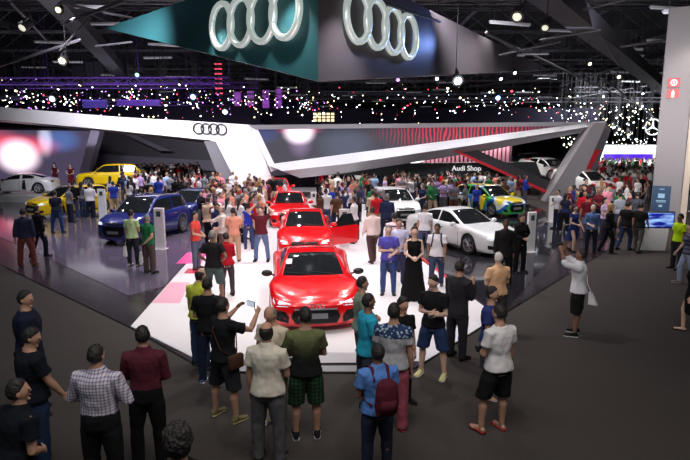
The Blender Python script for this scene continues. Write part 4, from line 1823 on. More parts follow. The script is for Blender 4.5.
def sleeve(bm, F, sx, frac, grow, cuff=None):
    sh, el, wr, f, nm = F.arm[sx]
    k = (.55 + .45 * F.build) * (.88 if F.female else 1)
    U = (el - sh).normalized()
    pts, rad = [sh + V((-sx * .05, 0, -.008)), sh], [.064 * k + grow, .064 * k + grow]
    if frac <= 1.0:
        pts += [sh + (el - sh) * frac * .6, sh + (el - sh) * frac]
        rad += [.055 * k + grow, .054 * k + grow + (.008 if frac > .3 else 0)]
    else:
        pts += [sh + (el - sh) * .5, el]
        rad += [.051 * k + grow, .044 * k + grow]
        e = el + (wr - el) * min(.97, frac - 1)
        pts += [el + (e - el) * .4, e]
        rad += [.044 * k + grow, .034 * k + grow * .7]
    # flat open-looking end
    rings_ = []
    N = len(pts)
    xa = None
    for i in range(N):
        d = (pts[min(i + 1, N - 1)] - pts[max(i - 1, 0)]).normalized()
        if xa is None:
            xa, ya = frame_of(d)
        else:
            xa = (xa - d * xa.dot(d)).normalized()
            ya = xa.cross(d).normalized()
        rings_.append((pts[i], xa, ya, rad[i], rad[i]))
    a_loft(bm, rings_, 14)


def top_mesh(F, kind, voxel, seed):
    bm = bmesh.new()
    spec = {'tee': (.016, .90, .62, 1.49), 'polo': (.016, .90, .62, 1.51), 'shirt': (.017, .90, 1.9, 1.52), 'tucked': (.015, 1.0, 1.9, 1.52), 'jacket': (.030, .78, 1.92, 1.50),
            'tank': (.012, .92, .12, 1.44), 'rolled': (.017, .90, 1.35, 1.52), 'dress': (.014, .80, .3, 1.44), 'halter': (.016, .80, 0, 1.43)}[kind]
    g, z0, sl, z1 = spec
    rr = F.torso_rings(g, z0, z1)
    rr = [(c, X, Y, rx + (.005 if i_ > len(rr) - 7 else 0), ry + (.007 if i_ > len(rr) - 7 else 0)) for i_, (c, X, Y, rx, ry) in enumerate(rr)]
    if kind == 'jacket' or kind in ('tee', 'polo', 'shirt', 'rolled'):
        for i_, (c, X, Y, rx, ry) in enumerate(rr):
            t_ = max(0, 1 - i_ / 3)
            rr[i_] = (c, X, Y, rx + .030 * t_, ry + .034 * t_)
    if kind in ('dress', 'halter'):
        rr = [(c, X, Y, rx + .028 * max(0, 1 - i_ / 4), ry + .028 * max(0, 1 - i_ / 4)) for i_, (c, X, Y, rx, ry) in enumerate(rr)]
        # skirt down to the knee or the floor
        zb = .45 if kind == 'dress' else .02
        sk = []
        for i in range(5):
            t = i / 5
            z = zb + (.80 - zb) * t
            w = .25 - .06 * t if kind == 'dress' else .32 - .11 * t
            ctr = V(((F.leg[1][1].x + F.leg[-1][1].x) / 2, (F.leg[1][2].y + F.leg[-1][2].y) / 2 * (1 - t), z))
            sk.append((ctr, V((1, 0, 0)), V((0, 1, 0)), w, w * .8))
        rr = sk + rr
    a_loft(bm, rr, 24)
    if sl:
        for sx in (1, -1):
            sleeve(bm, F, sx, sl, g + .002)
    if z1 > 1.5:      # collar
        c = F.T @ V((0, .0, 1.515))
        X, Y = F.T.to_3x3() @ V((1, 0, 0)), F.T.to_3x3() @ V((0, 1, 0))
        a_loft(bm, [(F.T @ V((0, .0, 1.47)), X, Y, .090, .078), (F.T @ V((0, .0, 1.535)), X, Y, .070, .068)], 16)
    if kind == 'halter':
        a_tube(bm, [F.T @ V((-.10, .10, 1.33)), F.T @ V((-.055, .02, 1.52)), F.T @ V((.055, .02, 1.52)), F.T @ V((.10, .10, 1.33))], .014, 8)
    return remesh(bm, voxel, 2, .45, .011, seed)


def bottom_mesh(F, kind, voxel, seed, tucked=False):
    bm = bmesh.new()
    g = {'trousers': .020, 'jeans': .013, 'shorts': .032, 'leggings': .006, 'skirt': .02, 'minishorts': .02}[kind]
    a_loft(bm, F.torso_rings(.004 if not tucked else .018, .84, .97 if not tucked else 1.03), 20)
    b = .55 + .45 * F.build
    for sx in (1, -1):
        hip, kn, an = F.leg[sx]
        pts = [hip + V((-sx * .01, 0, .03)), hip + (kn - hip) * .3, hip + (kn - hip) * .7]
        rad = [(.086 if not tucked else .092) * b + g * .6, .092 * b + g, .075 * b + g]
        if kind in ('shorts', 'minishorts', 'skirt'):
            e = .98 if kind == 'shorts' else .45
            pts = pts[:2] + [hip + (kn - hip) * (.45 if kind != 'shorts' else .7), hip + (kn - hip) * e] if kind == 'shorts' else pts[:2] + [hip + (kn - hip) * e]
            rad = rad[:2] + ([.078 * b + g, .072 * b + g + .006] if kind == 'shorts' else [.088 * b + g])
        else:
            pts += [kn, kn + (an - kn) * .35, kn + (an - kn) * .8, an + V((0, -.008, -.035))]
            rad += [.060 * b + g, .060 * b + g, .046 * b + g * 1.3, .044 * b + g * 1.3]
        rings_ = []
        N = len(pts)
        for i in range(N):
            rings_.append((pts[i], V((1, 0, 0)), V((0, 1, 0)), rad[i], rad[i]))
        a_loft(bm, rings_, 16)
    if kind == 'skirt':
        c = (F.leg[1][0] + F.leg[-1][0]) / 2
        a_loft(bm, [(c + V((0, 0, .05)), V((1, 0, 0)), V((0, 1, 0)), .19, .14), (c + V((0, 0, -.35)), V((1, 0, 0)), V((0, 1, 0)), .24, .19)], 18)
    return remesh(bm, voxel, 2, .45, .009, seed + 7)


def shoe_mesh(F, sx, kind='sneaker'):
    an = F.leg[sx][2]
    sole, up = bmesh.new(), bmesh.new()
    z0 = an.z - .075
    rr, uu = [], []
    X, Z = V((1, 0, 0)), V((0, 0, 1))
    for t, w, h in ((-.072, .020, .05), (-.06, .034, .085), (-.02, .040, .10), (.03, .040, .088), (.08, .044, .066), (.13, .048, .05), (.17, .042, .042), (.195, .022, .03)):
        c = an + V((sx * .10 * max(0, t), t, 0))
        rr.append((V((c.x, c.y, z0 + .012)), X, Z, w + .006, .014))
        uu.append((V((c.x, c.y, z0 + .012 + h * .42)), X, Z, w, h * .52))
    a_loft(sole, rr, 12)
    if kind == 'sandal':
        for t in (.03, .10):
            a_tube(up, [an + V((-.045, t, -.06)), an + V((0, t + .01, -.022 if t < .05 else -.036)), an + V((.045 + sx * .01, t, -.06))], .010, 6)
    else:
        a_loft(up, uu, 14)
        a_tube(up, [an + V((0, -.005, -.03)), an + V((0, -.008, .01))], [.046, .044], 12)
    return sole, up


def person(name, label, loc, yaw, h=1.74, F=None, skin='tan', hair=('short', 'black'), top=('tee', None), bottom=('jeans', None), shoes=('sneaker', (30, 30, 32), (200, 200, 200)),
           voxel=.009, seed=0, group=None, face=True, shoulders=None):
    hands = voxel < .012
    me = F.body(voxel, hands, True)
    body = link(name, me, skin_mat(skin), None, True)
    s = h / 1.763
    body.location = loc
    body.rotation_euler = (0, 0, yaw)
    body.scale = (s, s, s)
    props(body, label, 'person', group)
    if hair[0] != 'bald':
        link('hair', hair_mesh(F, hair[0], voxel), hair_mat(hair[1]), body, True)
    if face and voxel < .012:
        H = F.HM
        for sx in (1, -1):
            bm = bmesh.new()
            a_ball(bm, H @ V((sx * .030, .091, .142)), .013, .010, .008, 10, 6)
            finish('eye', bm, M_eye, body, True)
        bm = bmesh.new()
        a_ball(bm, H @ V((0, .094, .090)), .024, .010, .007, 10, 6)
        finish('mouth', bm, M_lip, body, True)
    cv = min(voxel * 1.25, .02)
    if bottom[0]:
        o = link({'shorts': 'shorts', 'minishorts': 'shorts', 'skirt': 'skirt', 'leggings': 'leggings'}.get(bottom[0], 'trousers'), bottom_mesh(F, bottom[0], cv, seed, top[0] == 'tucked'), bottom[1], body, True)
    if top[0]:
        o = link({'tee': 'tshirt', 'polo': 'polo_shirt', 'jacket': 'jacket', 'dress': 'dress', 'halter': 'dress', 'tank': 'tank_top'}.get(top[0], 'shirt'), top_mesh(F, top[0], cv, seed), top[1], body, True)
    if shoes:
        for sx in (1, -1):
            so, up = shoe_mesh(F, sx, shoes[0])
            c1 = cloth(*shoes[1])
            u = finish('shoe', up, c1, body, True)
            finish('sole', so, cloth(*shoes[2]), u, True)
    return body


def on_person(o, body):
    """place a free-standing thing modelled in a person's own space"""
    o.location = body.location
    o.rotation_euler = body.rotation_euler
    o.scale = body.scale
    return o


def cam_thing(body, p, label, m=None, size=(.12, .06, .075), lens=True, name='camera_compact', cat='camera', screen=False):
    o = empty(name)
    on_person(o, body)
    bm = bmesh.new()
    a_box(bm, p, size, bevel=.008)
    q = finish('body_shell', bm, m or M_black, o)
    if lens:
        bm = bmesh.new()
        a_lathe(bm, [(.001, .0), (.026, .0), (.028, .05), (.02, .055), (.001, .05)], 'Y', 14, (p[0], p[1] + size[1] / 2, p[2]))
        finish('lens', bm, M_black, o)
    if screen:
        bm = bmesh.new()
        a_box(bm, (p[0], p[1] - size[1] / 2 - .002, p[2]), (size[0] * .85, .004, size[2] * .85))
        finish('display', bm, mat('phone_display', (.2, .25, .3), .2, emit=(.5, .6, .7), es=.8), o)
    props(o, label, cat)
    return o


def bag_thing(body, F, sx, label, col=(235, 235, 235), w=.26, h=.32, logo=None, name='shopping_bag', drop=.02):
    p = F.hand_pos(sx)
    o = empty(name)
    on_person(o, body)
    zt = p.z - .02 - .12
    bm = bmesh.new()
    a = [(p.x - .045, p.y - w / 2, zt), (p.x + .045, p.y - w / 2, zt), (p.x + .045, p.y + w / 2, zt), (p.x - .045, p.y + w / 2, zt)]
    b = [(q[0] + (q[0] - p.x) * .5, q[1] + (q[1] - p.y) * .12, zt - h) for q in a]
    va, vb = [bm.verts.new(q) for q in a], [bm.verts.new(q) for q in b]
    bm.faces.new(va)
    bm.faces.new(vb[::-1])
    for i in range(4):
        bm.faces.new((va[i], vb[i], vb[(i + 1) % 4], va[(i + 1) % 4]))
    bmesh.ops.bevel(bm, geom=list(bm.edges), offset=.01, segments=1, affect='EDGES')
    bmesh.ops.subdivide_edges(bm, edges=list(bm.edges), cuts=2, use_grid_fill=True)
    for v in bm.verts:
        v.co.x += .012 * noise.noise(v.co * 12)
    finish('bag_body', bm, cloth(*col), o)
    for s in (-1, 1):
        bm = bmesh.new()
        a_tube(bm, [(p.x + s * .03, p.y - .06, zt), (p.x + s * .012, p.y - .03, zt + .12), (p.x + s * .012, p.y + .03, zt + .12), (p.x + s * .03, p.y + .06, zt)], .006, 6)
        finish('bag_handle', bm, cloth(*col), o)
    if logo:
        for s in (-1, 1):
            bm = bmesh.new()
            a_lathe(bm, [(.045, -.003), (.058, -.003), (.058, .003), (.045, .003), (.045, -.003)], 'X', 20, (p.x + s * .062, p.y, zt - h * .5))
            finish('printed_emblem', bm, cloth(*logo), o)
    props(o, label, 'bag')
    return o


def backpack(body, F, label, m, size=(.30, .17, .44)):
    o = empty('backpack')
    on_person(o, body)
    bm = bmesh.new()
    y = -.12 - .10 * F.build + .0
    rr = []
    for z, w, d in ((.98, .10, .05), (1.0, .14, .075), (1.12, .155, .095), (1.26, .15, .09), (1.38, .125, .07), (1.43, .07, .035)):
        rr.append((F.T @ V((0, y - d * .5 - .02, z)), V((1, 0, 0)), V((0, 1, 0)), w, d))
    a_loft(bm, rr, 18)
    me = remesh(bm, .012, 1, .5, .006, 3)
    link('pack_body', me, m, o, True)
    bm = bmesh.new()
    a_loft(bm, [(F.T @ V((0, y - .13, 1.03)), V((1, 0, 0)), V((0, 1, 0)), .10, .04), (F.T @ V((0, y - .135, 1.20)), V((1, 0, 0)), V((0, 1, 0)), .10, .04)], 14)
    finish('front_pocket', bm, m, o, True)
    for sx in (-1, 1):
        bm = bmesh.new()
        w = F.hw * .5
        a_tube(bm, [F.T @ V((sx * w * .9, -.13, 1.36)), F.T @ V((sx * w, -.07, 1.50)), F.T @ V((sx * w * 1.1, .06, 1.485)), F.T @ V((sx * w * 1.15, .145, 1.36)), F.T @ V((sx * w * 1.5, .12, 1.20)), F.T @ V((sx * w * 1.8, -.02, 1.08)), F.T @ V((sx * w * 1.3, -.13, 1.04))], [.02] * 7, 8, .5)
        finish('strap', bm, m, o, True)
    props(o, label, 'backpack')
    return o


def strap_thing(body, F, sx, label, m, pouch=True, name='shoulder_bag'):
    o = empty(name)
    on_person(o, body)
    bm = bmesh.new()
    k = .4 + .6 * F.build
    pts = [F.T @ V(q) for q in ((sx * .09, .02, 1.505), (sx * .04, .135 * k + .02, 1.40), (-sx * .06, .145 * k + .02, 1.22), (-sx * .185 * k - .0, .06, 1.02), (-sx * .20 * k, -.03, .98), (-sx * .12, -.135 * k - .015, 1.10), (sx * .03, -.135 * k - .02, 1.34), (sx * .09, -.05, 1.49), (sx * .09, .02, 1.505))]
    a_tube(bm, pts, .016, 6, .5)
    finish('strap', bm, m, o)
    if pouch:
        bm = bmesh.new()
        a_box(bm, F.T @ V((-sx * (.235 * k), -.01, .92)), (.09, .24, .2), bevel=.025)
        finish('pouch', bm, m, o, True)
    props(o, label, 'bag')
    return o


def at_head(px, py, h):
    """floor point of a standing figure of height h whose head top shows at (px, py)"""
    g = G(px, py, h)
    return V((g.x, g.y, 0))
# ------------------------------------------------------------------ the visitors one can tell apart
Z = .045
C = cloth
R = math.radians
NEAR = []      # (x, y) of everyone placed so far


def put(label, head=None, feet=None, h=1.74, yaw=0, z=0.0, arms=('down', 'down'), legs='stand', lean=0, hd=(0, 0), build=1.0, belly=0.0, female=False, swap=False, **k):
    if feet:
        loc = G(feet[0], feet[1], z)
    else:
        loc = at_head(head[0], head[1], h + z)
        loc.z = z
    F = Fig(arms, legs, lean, 0, hd, build, belly, female, swap)
    dist = loc.y
    vox = .0088 if dist < 9 else (.0105 if dist < 19 else .016)
    k.setdefault('seed', len(NEAR))
    b = person('person', label, loc, R(yaw), h, F, voxel=vox, **k)
    NEAR.append((loc.x, loc.y))
    return b, F


black, white_ = (18, 18, 20), (225, 225, 228)
BT = lambda c=(22, 22, 26): ('trousers', C(*c))
JN = lambda c=(52, 66, 96): ('jeans', C(*c))
SH = lambda c=(24, 24, 28): ('shorts', C(*c))
TEE = lambda *c: ('tee', C(*c))
SHO = lambda c=(24, 24, 26), s=(60, 58, 58), k='sneaker': (k, c, s)

# --- front left
put('man in a navy jacket seen in profile, tallest at the left edge of the carpet', head=(24, 291), h=1.84, yaw=-62, arms=('down', 'down'), hd=(-28, 0), build=1.32, top=('jacket', C(26, 32, 52)), bottom=JN((40, 58, 92)), skin='tan', shoes=SHO())
put('man in a black t-shirt, bare arm hanging, in front of the navy jacket', head=(27, 328), h=1.76, yaw=-38, arms=('swing_f', 'down'), hd=(-38, -12), build=1.3, top=TEE(20, 24, 34), bottom=JN((34, 52, 80)), skin='tan', shoes=SHO())
put('man in a black polo shirt bending forward at the bottom left corner', head=(2, 384), h=1.74, yaw=-30, arms=('front', 'down'), lean=14, hd=(-30, 10), build=1.15, belly=.03, top=('polo', C(16, 20, 28)), bottom=JN((30, 46, 76)), skin='tan', shoes=SHO())
put('man in a white checked long-sleeved shirt seen from behind', head=(95, 346), h=1.76, yaw=-3, arms=(((.42, .1, -1), (-.75, .6, .1)), ((.42, .1, -1), (-.75, .6, .1))), build=1.32, hd=(-12, 0), top=('tucked', C(206, 198, 214, 'plaid')), bottom=BT(), skin='tan', shoes=SHO())
put('man in a burgundy long-sleeved shirt and black trousers seen from behind', head=(142, 327), h=1.76, yaw=8, arms=('front', 'fold2'), build=1.10, hd=(14, 0), top=('tucked', C(84, 34, 48)), bottom=BT((14, 14, 16)), skin='tan', shoes=SHO())
put('dark-haired visitor of whom only the head shows at the bottom edge', head=(177, 429), h=1.72, yaw=10, build=1.0, top=TEE(24, 26, 30), bottom=BT(), hair=('curly', 'black'), shoes=SHO())

# --- group around the photographer
b, F = put('man in black t-shirt and shorts holding a phone up to photograph the red car', head=(222, 298), h=1.78, yaw=-38, arms=('photo', 'photo'), legs='apart', build=1.10, top=TEE(22, 24, 28), bottom=SH((34, 36, 42)), skin='tan', shoes=SHO((120, 112, 80), (190, 180, 130)))
hp = (F.hand_pos(1) + F.hand_pos(-1)) / 2
cam_thing(b, hp + V((0, .02, .03)), 'phone held up sideways towards the red sports car', size=(.17, .012, .085), lens=False, name='smartphone', cat='phone', screen=True)
strap_thing(b, F, -1, 'dark shoulder bag on the strap of the man photographing in shorts', C(70, 45, 35))
put('man in a black t-shirt and jeans, back turned, left of the photographer', head=(207, 278), h=1.76, yaw=-4, arms=('down', 'front'), build=1.08, top=TEE(20, 20, 24), bottom=JN((28, 38, 60)), skin='tan', shoes=SHO((90, 110, 150), (220, 220, 230)))
put('man in a lime yellow shirt looking down, behind the black t-shirt', head=(197, 269), h=1.74, yaw=-30, z=0.0, arms=('front', 'down'), hd=(-10, -22), build=1.0, top=('polo', C(190, 196, 70)), bottom=JN((48, 66, 96)), skin='tan', hair=('balding', 'black'), shoes=SHO())
b, F = put('bald man in a beige shirt facing the hall with a bag strap across his chest', head=(272, 305), h=1.74, yaw=150, z=0.0, arms=('folded', 'front'), hd=(0, -14), build=1.08, belly=.05, top=('tee', C(202, 190, 170)), bottom=BT((176, 168, 150)), skin='tan', hair=('balding', 'grey'), shoes=SHO(white_, white_))
strap_thing(b, F, 1, 'black strap bag worn across the beige shirt', M_black)
put('balding man in a cream shirt and grey trousers, back turned, foremost in the middle', head=(266, 323), h=1.78, yaw=-10, arms=('front', 'down'), build=1.08, belly=.03, top=('polo', C(206, 200, 186)), bottom=BT((84, 84, 88)), skin='tan', hair=('balding', 'black'), shoes=SHO((34, 38, 48), (80, 80, 90)))
put('man in a faded olive and black t-shirt and dark green checked shorts', head=(305, 308), h=1.80, yaw=8, arms=('fold2', 'fold2'), legs='stand', hd=(20, 0), build=1.06, top=('tee', C(98, 104, 70, 'fade')), bottom=('shorts', C(22, 34, 28, 'plaidgreen')), skin='tan', shoes=SHO((26, 28, 34), (190, 190, 195)))

# --- group right of the hero car
put('man in a grey-green t-shirt standing between the red car and the cyan shirt', head=(362, 277), h=1.74, yaw=-82, z=0.0, arms=('front', 'front'), build=1.05, top=TEE(120, 134, 118), bottom=JN((66, 72, 74)), skin='tan', shoes=SHO((130, 120, 110), (200, 200, 200)))
b, F = put('man in a bright cyan t-shirt seen in profile beside the grey-green t-shirt', head=(368, 294), h=1.78, yaw=-72, arms=('phone', 'down'), build=1.03, top=TEE(42, 158, 190), bottom=SH((50, 56, 70)), skin='brown', hair=('crew', 'black'), shoes=SHO())
b, F = put('man with a printed navy yoke on a grey t-shirt and pinkish trousers', head=(394, 304), h=1.78, yaw=-14, arms=('down', 'front'), build=1.12, top=('tee', C(40, 56, 92, 'yoke')), bottom=BT((156, 78, 92)), skin='tan', shoes=SHO((150, 50, 60), (180, 60, 70)))
b, F = put('boy in a light blue polo shirt carrying a maroon backpack', head=(378, 345), h=1.62, yaw=18, arms=('down', 'front'), build=1.22, top=('polo', C(84, 128, 196)), bottom=JN((36, 44, 62)), skin='brown', shoes=SHO((28, 26, 28), (60, 50, 50)))
backpack(b, F, 'maroon backpack on the back of the boy in the light blue polo', C(78, 26, 40))
put('long-haired woman in black top and shorts behind the yoke-patterned t-shirt', head=(403, 298), h=1.64, yaw=-150, arms=('front', 'down'), female=True, top=('tee', C(18, 16, 20)), bottom=('leggings', C(30, 26, 34)), skin='tan', hair=('long', 'black'), shoes=SHO())
b, F = put('man in a black t-shirt and navy shorts looking at his phone', feet=(432, 376), h=1.76, yaw=150, z=0.0, arms=('folded', 'phone'), legs='apart', hd=(-20, -10), build=1.02, top=TEE(24, 24, 28), bottom=SH((44, 62, 100)), skin='light', shoes=SHO((214, 206, 150), (235, 235, 225)))
p = F.hand_pos(-1)
cam_thing(b, p + V((0, .03, .01)), 'small phone in the hands of the man in navy shorts', size=(.07, .14, .012), lens=False, name='smartphone', cat='phone')
b, F = put('man in a dark suit turned to the white sedan, hands at his face', feet=(456, 358), h=1.80, yaw=-50, z=0.0, arms=('chin', 'phone'), build=1.06, hd=(14, -6), top=('jacket', C(44, 42, 48)), bottom=BT((44, 42, 48)), skin='tan', shoes=('sneaker', (12, 12, 12), (20, 20, 20)))
put('grey-haired man in a peach shirt seen from behind near the carpet edge', head=(499, 253), h=1.70, yaw=12, z=0.0, arms=('front', 'front'), build=1.12, top=('polo', C(224, 178, 140)), bottom=BT((60, 56, 60)), skin='light', hair=('short', 'white'), shoes=SHO())
b, F = put('man in a dark blue t-shirt facing away between the suit and the white t-shirt', head=(492, 287), h=1.74, yaw=-120, z=0.0, arms=('front', 'folded'), build=1.05, legs='contra', top=TEE(44, 52, 110), bottom=SH((60, 60, 68)), skin='tan', shoes=SHO((170, 140, 140), (200, 190, 190), 'sandal'))
b, F = put('man in a white t-shirt, black shorts and red sandals at the right front', feet=(495, 431), h=1.78, yaw=28, arms=('down', 'front'), legs='contra', hd=(10, -5), build=1.06, top=TEE(214, 212, 214), bottom=SH((22, 22, 24)), skin='tan', shoes=SHO((176, 60, 56), (150, 40, 44), 'sandal'))
p = F.hand_pos(-1)
cam_thing(b, p + V((0, .02, .03)), 'dark camera held low by the man in the white t-shirt and red sandals', size=(.12, .05, .08))
b, F = put('man in white shirt and black shorts alone on the carpet, arms raised', feet=(575, 335), h=1.78, yaw=62, arms=('photo_high', 'photo_high'), legs='stand', hd=(0, 8), build=1.05, top=('rolled', C(222, 222, 230)), bottom=SH((20, 20, 22)), skin='brown', shoes=SHO((20, 20, 22), (190, 190, 195)))
p = (F.hand_pos(1) + F.hand_pos(-1)) / 2
cam_thing(b, p + V((0, .02, .03)), 'camera raised by the man alone on the carpet', size=(.12, .05, .075))
# his white carrier bag hangs behind him from the crook of the arm
o = empty('shopping_bag', b.location, b.rotation_euler.z)
bm = bmesh.new()
a_prism(bm, [(-.10, -.20, .96), (-.13, -.20, .70), (-.08, -.38, .68), (.0, -.27, .90)], (.09, 0, 0))
bmesh.ops.bevel(bm, geom=list(bm.edges), offset=.015, segments=1, affect='EDGES')
finish('bag_body', bm, C(226, 224, 230), o)
bm = bmesh.new()
a_tube(bm, [(-.04, -.24, .94), (-.05, -.16, 1.12), (-.02, -.14, 1.30)], .008, 6)
finish('bag_handle', bm, C(226, 224, 230), o)
props(o, 'white plastic bag swinging behind the man alone on the carpet', 'bag')

# --- right edge
put('woman cut off by the right picture edge, bare leg and dark heeled sandal', feet=(689, 333), h=1.66, yaw=60, arms=('down', 'down'), legs='stride', female=True, top=('dress', C(16, 16, 18)), bottom=(None, None), skin='light', hair=('long', 'black'), shoes=SHO((20, 18, 18), (30, 30, 30), 'sandal'))
put('person in a grey patterned top and pale jeans walking in from the right edge', feet=(685, 284), h=1.70, yaw=75, arms=('swing_f', 'swing_b'), legs='stride', female=True, top=('tee', C(96, 100, 120, 'stripe')), bottom=JN((160, 172, 200)), skin='light', hair=('pony', 'brown'), shoes=SHO((120, 110, 110), (190, 190, 190)))
put('person in a neon yellow vest next to the blue screen', head=(681, 214), h=1.70, yaw=100, arms=('down', 'down'), top=('tee', C(190, 230, 30)), bottom=BT((46, 44, 52)), skin='brown', shoes=SHO())

# --- on the runway, middle distance, left side
put('man in a black t-shirt and grey shorts, hands on hips, on the white runway', feet=(215, 303), h=1.76, yaw=-8, z=Z, arms=('hip', 'hip'), legs='apart', build=1.05, top=TEE(26, 24, 26), bottom=SH((74, 84, 84)), skin='brown', hair=('short', 'grey'), shoes=SHO((60, 50, 50)))
put('woman in a red shirt half hidden by the man with hands on hips', feet=(228, 296), h=1.60, yaw=30, z=Z, female=True, arms=('front', 'front'), top=('shirt', C(176, 24, 40)), bottom=JN((70, 60, 70)), skin='light', hair=('short', 'black'), shoes=SHO())
put('man in a coral t-shirt and jeans at the left border of the white runway', feet=(197, 269), h=1.74, yaw=-100, z=Z, arms=('front', 'front'), legs='stand', top=TEE(216, 74, 66), bottom=JN((84, 88, 110)), skin='tan', shoes=SHO((90, 50, 50)))
b, F = put('man in a pale shirt reaching out towards the coral t-shirt', head=(222, 206), h=1.76, yaw=110, z=Z, arms=('out', 'front'), build=1.06, top=('rolled', C(222, 206, 200)), bottom=BT((110, 84, 80)), skin='light', hair=('balding', 'grey'), shoes=SHO())
put('person in a salmon top with tan trousers, back turned, right of the pale shirt', head=(233, 208), h=1.72, yaw=4, z=Z, arms=('front', 'front'), top=TEE(228, 150, 128), bottom=BT((196, 150, 124)), skin='tan', shoes=SHO())
put('woman in a royal blue top and jeans, back turned, between tan trousers and maroon shirt', feet=(249, 249), h=1.64, yaw=-5, z=Z, female=True, arms=('down', 'down'), top=('tank', C(48, 62, 190)), bottom=JN((66, 76, 116)), skin='light', hair=('bun', 'black'), shoes=SHO((60, 60, 70)))
put('man in a maroon t-shirt and light jeans with both hands behind his head', feet=(262, 261), h=1.76, yaw=175, z=Z, arms=('head', 'head'), legs='apart', build=1.08, top=TEE(96, 32, 44), bottom=JN((96, 112, 150)), skin='light', hair=('short', 'brown'), shoes=SHO())
put('woman in a white cap and pale top leaning by the front of the open-door car', feet=(332, 252), h=1.62, yaw=150, z=Z, female=True, arms=('front', 'front'), lean=10, top=('tee', C(222, 196, 204)), bottom=JN((110, 100, 120)), skin='light', hair=('short', 'white'), shoes=SHO()) if False else None

# --- centre: between the red cars and the white sedan
put('man in a violet-blue t-shirt and jeans holding papers, facing the hall', feet=(388, 294), h=1.76, yaw=176, z=Z, arms=('folded', 'front'), build=1.06, top=TEE(86, 78, 172), bottom=JN((62, 80, 134)), skin='light', hair=('short', 'grey'), shoes=SHO((60, 60, 70)))
put('man in a pale lilac t-shirt just behind the violet-blue t-shirt', feet=(398, 284), h=1.78, yaw=190, z=Z, arms=('down', 'front'), top=TEE(196, 192, 220), bottom=JN((60, 60, 90)), skin='tan', shoes=SHO())
put('hostess in a long black halter dress with clasped hands', feet=(413, 299), h=1.80, yaw=178, z=Z, female=True, arms=('front', 'front'), top=('halter', C(14, 12, 14)), bottom=(None, None), skin='light', hair=('bun', 'brown'), shoes=SHO((14, 14, 14)))
put('man in a pink and grey striped t-shirt, back turned, behind the lilac t-shirt', feet=(394, 272), h=1.76, yaw=0, z=Z, arms=('down', 'down'), build=1.14, top=('tee', C(232, 200, 204, 'stripe')), bottom=JN((50, 54, 80)), skin='tan', shoes=SHO())
b, F = put('man in a white t-shirt with a dark rucksack strap walking beside the red line', feet=(436, 288), h=1.74, yaw=165, z=Z, arms=('down', 'swing_f'), legs='stride', hd=(-15, -8), build=1.06, top=TEE(216, 210, 216), bottom=JN((56, 64, 92)), skin='brown', shoes=SHO((70, 70, 80), (180, 180, 190)))
backpack(b, F, 'dark blue rucksack of the man walking beside the red line', C(36, 40, 66))
put('man in a white t-shirt and jeans, back turned, in front of the white hatchback', feet=(424, 257), h=1.78, yaw=-5, z=Z, arms=('down', 'down'), top=TEE(228, 224, 230), bottom=JN((66, 74, 104)), skin='tan', shoes=SHO((80, 80, 90)))
put('man in a pale pink shirt and brown trousers striding left of the violet t-shirt', feet=(372, 262), h=1.78, yaw=20, z=Z, arms=('down', 'swing_f'), legs='stride', top=('shirt', C(226, 200, 196)), bottom=BT((74, 50, 50)), skin='tan', shoes=SHO((40, 30, 30)))
put('man in a white long-sleeved shirt checking a phone beside the totem by the red door', feet=(354, 243), h=1.74, yaw=70, z=Z, arms=('phone', 'front'), top=('shirt', C(230, 222, 226)), bottom=BT((52, 50, 64)), skin='tan', shoes=SHO())
put('man in black behind the nose of the white sedan, suit jacket and dark trousers', feet=(503, 286), h=1.80, yaw=170, z=Z, arms=('down', 'down'), top=('jacket', C(22, 20, 22)), bottom=BT((20, 20, 22)), skin='dark', hair=('crew', 'black'), shoes=SHO())
put('woman in black with a tray standing beside the totem at the white sedan', feet=(519, 272), h=1.72, yaw=-160, z=Z, female=True, arms=('front', 'hip'), top=('shirt', C(24, 22, 24)), bottom=BT((22, 20, 24)), skin='tan', hair=('pony', 'brown'), shoes=SHO())

# --- left side
put('man in a dark navy shirt and brown trousers walking away at the far left', feet=(28, 266), h=1.78, yaw=5, z=Z, arms=('down', 'swing_b'), legs='apart', build=1.15, top=('shirt', C(44, 48, 72)), bottom=BT((110, 58, 56)), skin='tan', shoes=SHO((60, 36, 30)))
put('man in a black shirt with a white badge beside the brown trousers', feet=(41, 257), h=1.74, yaw=-30, z=Z, arms=('down', 'front'), legs='stride', top=('shirt', C(24, 24, 34)), bottom=BT((24, 28, 44)), skin='tan', shoes=SHO())
put('man in a navy t-shirt and blue jeans looking at the yellow hatchback', feet=(58, 233), h=1.78, yaw=0, z=Z, arms=('front', 'front'), legs='apart', top=TEE(36, 38, 58), bottom=JN((40, 64, 110)), skin='tan', shoes=SHO())
b, F = put('man in a pale green t-shirt carrying a white bag at the blue car', feet=(134, 266), h=1.74, yaw=-12, z=Z, arms=('front', 'bag'), top=TEE(182, 204, 150), bottom=JN((36, 38, 46)), skin='tan', shoes=SHO((170, 170, 175)))
bag_thing(b, F, -1, 'white paper bag held by the man in pale green', logo=(150, 150, 160))
b, F = put('man in a dark green polo with hands clasped behind him at the blue car', feet=(150, 273), h=1.72, yaw=-25, z=Z, arms=('behind', 'bag'), build=1.12, top=('polo', C(34, 104, 66)), bottom=BT((78, 64, 62)), skin='tan', hair=('short', 'grey'), shoes=SHO())
bag_thing(b, F, -1, 'white paper bag with a round emblem hanging beside the dark green polo', logo=(60, 80, 140))

put('woman in a dark red dress standing behind the white car, left one of two', head=(54, 163), h=1.74, yaw=170, z=.42, female=True, arms=('front', 'hip'), top=('dress', C(96, 24, 34)), bottom=(None, None), skin='light', hair=('long', 'brown'), shoes=SHO())
put('woman in a dark red dress standing behind the white car, right one of two', head=(70, 164), h=1.74, yaw=190, z=.42, female=True, arms=('hip', 'front'), top=('dress', C(96, 24, 34)), bottom=(None, None), skin='light', hair=('long', 'black'), shoes=SHO())

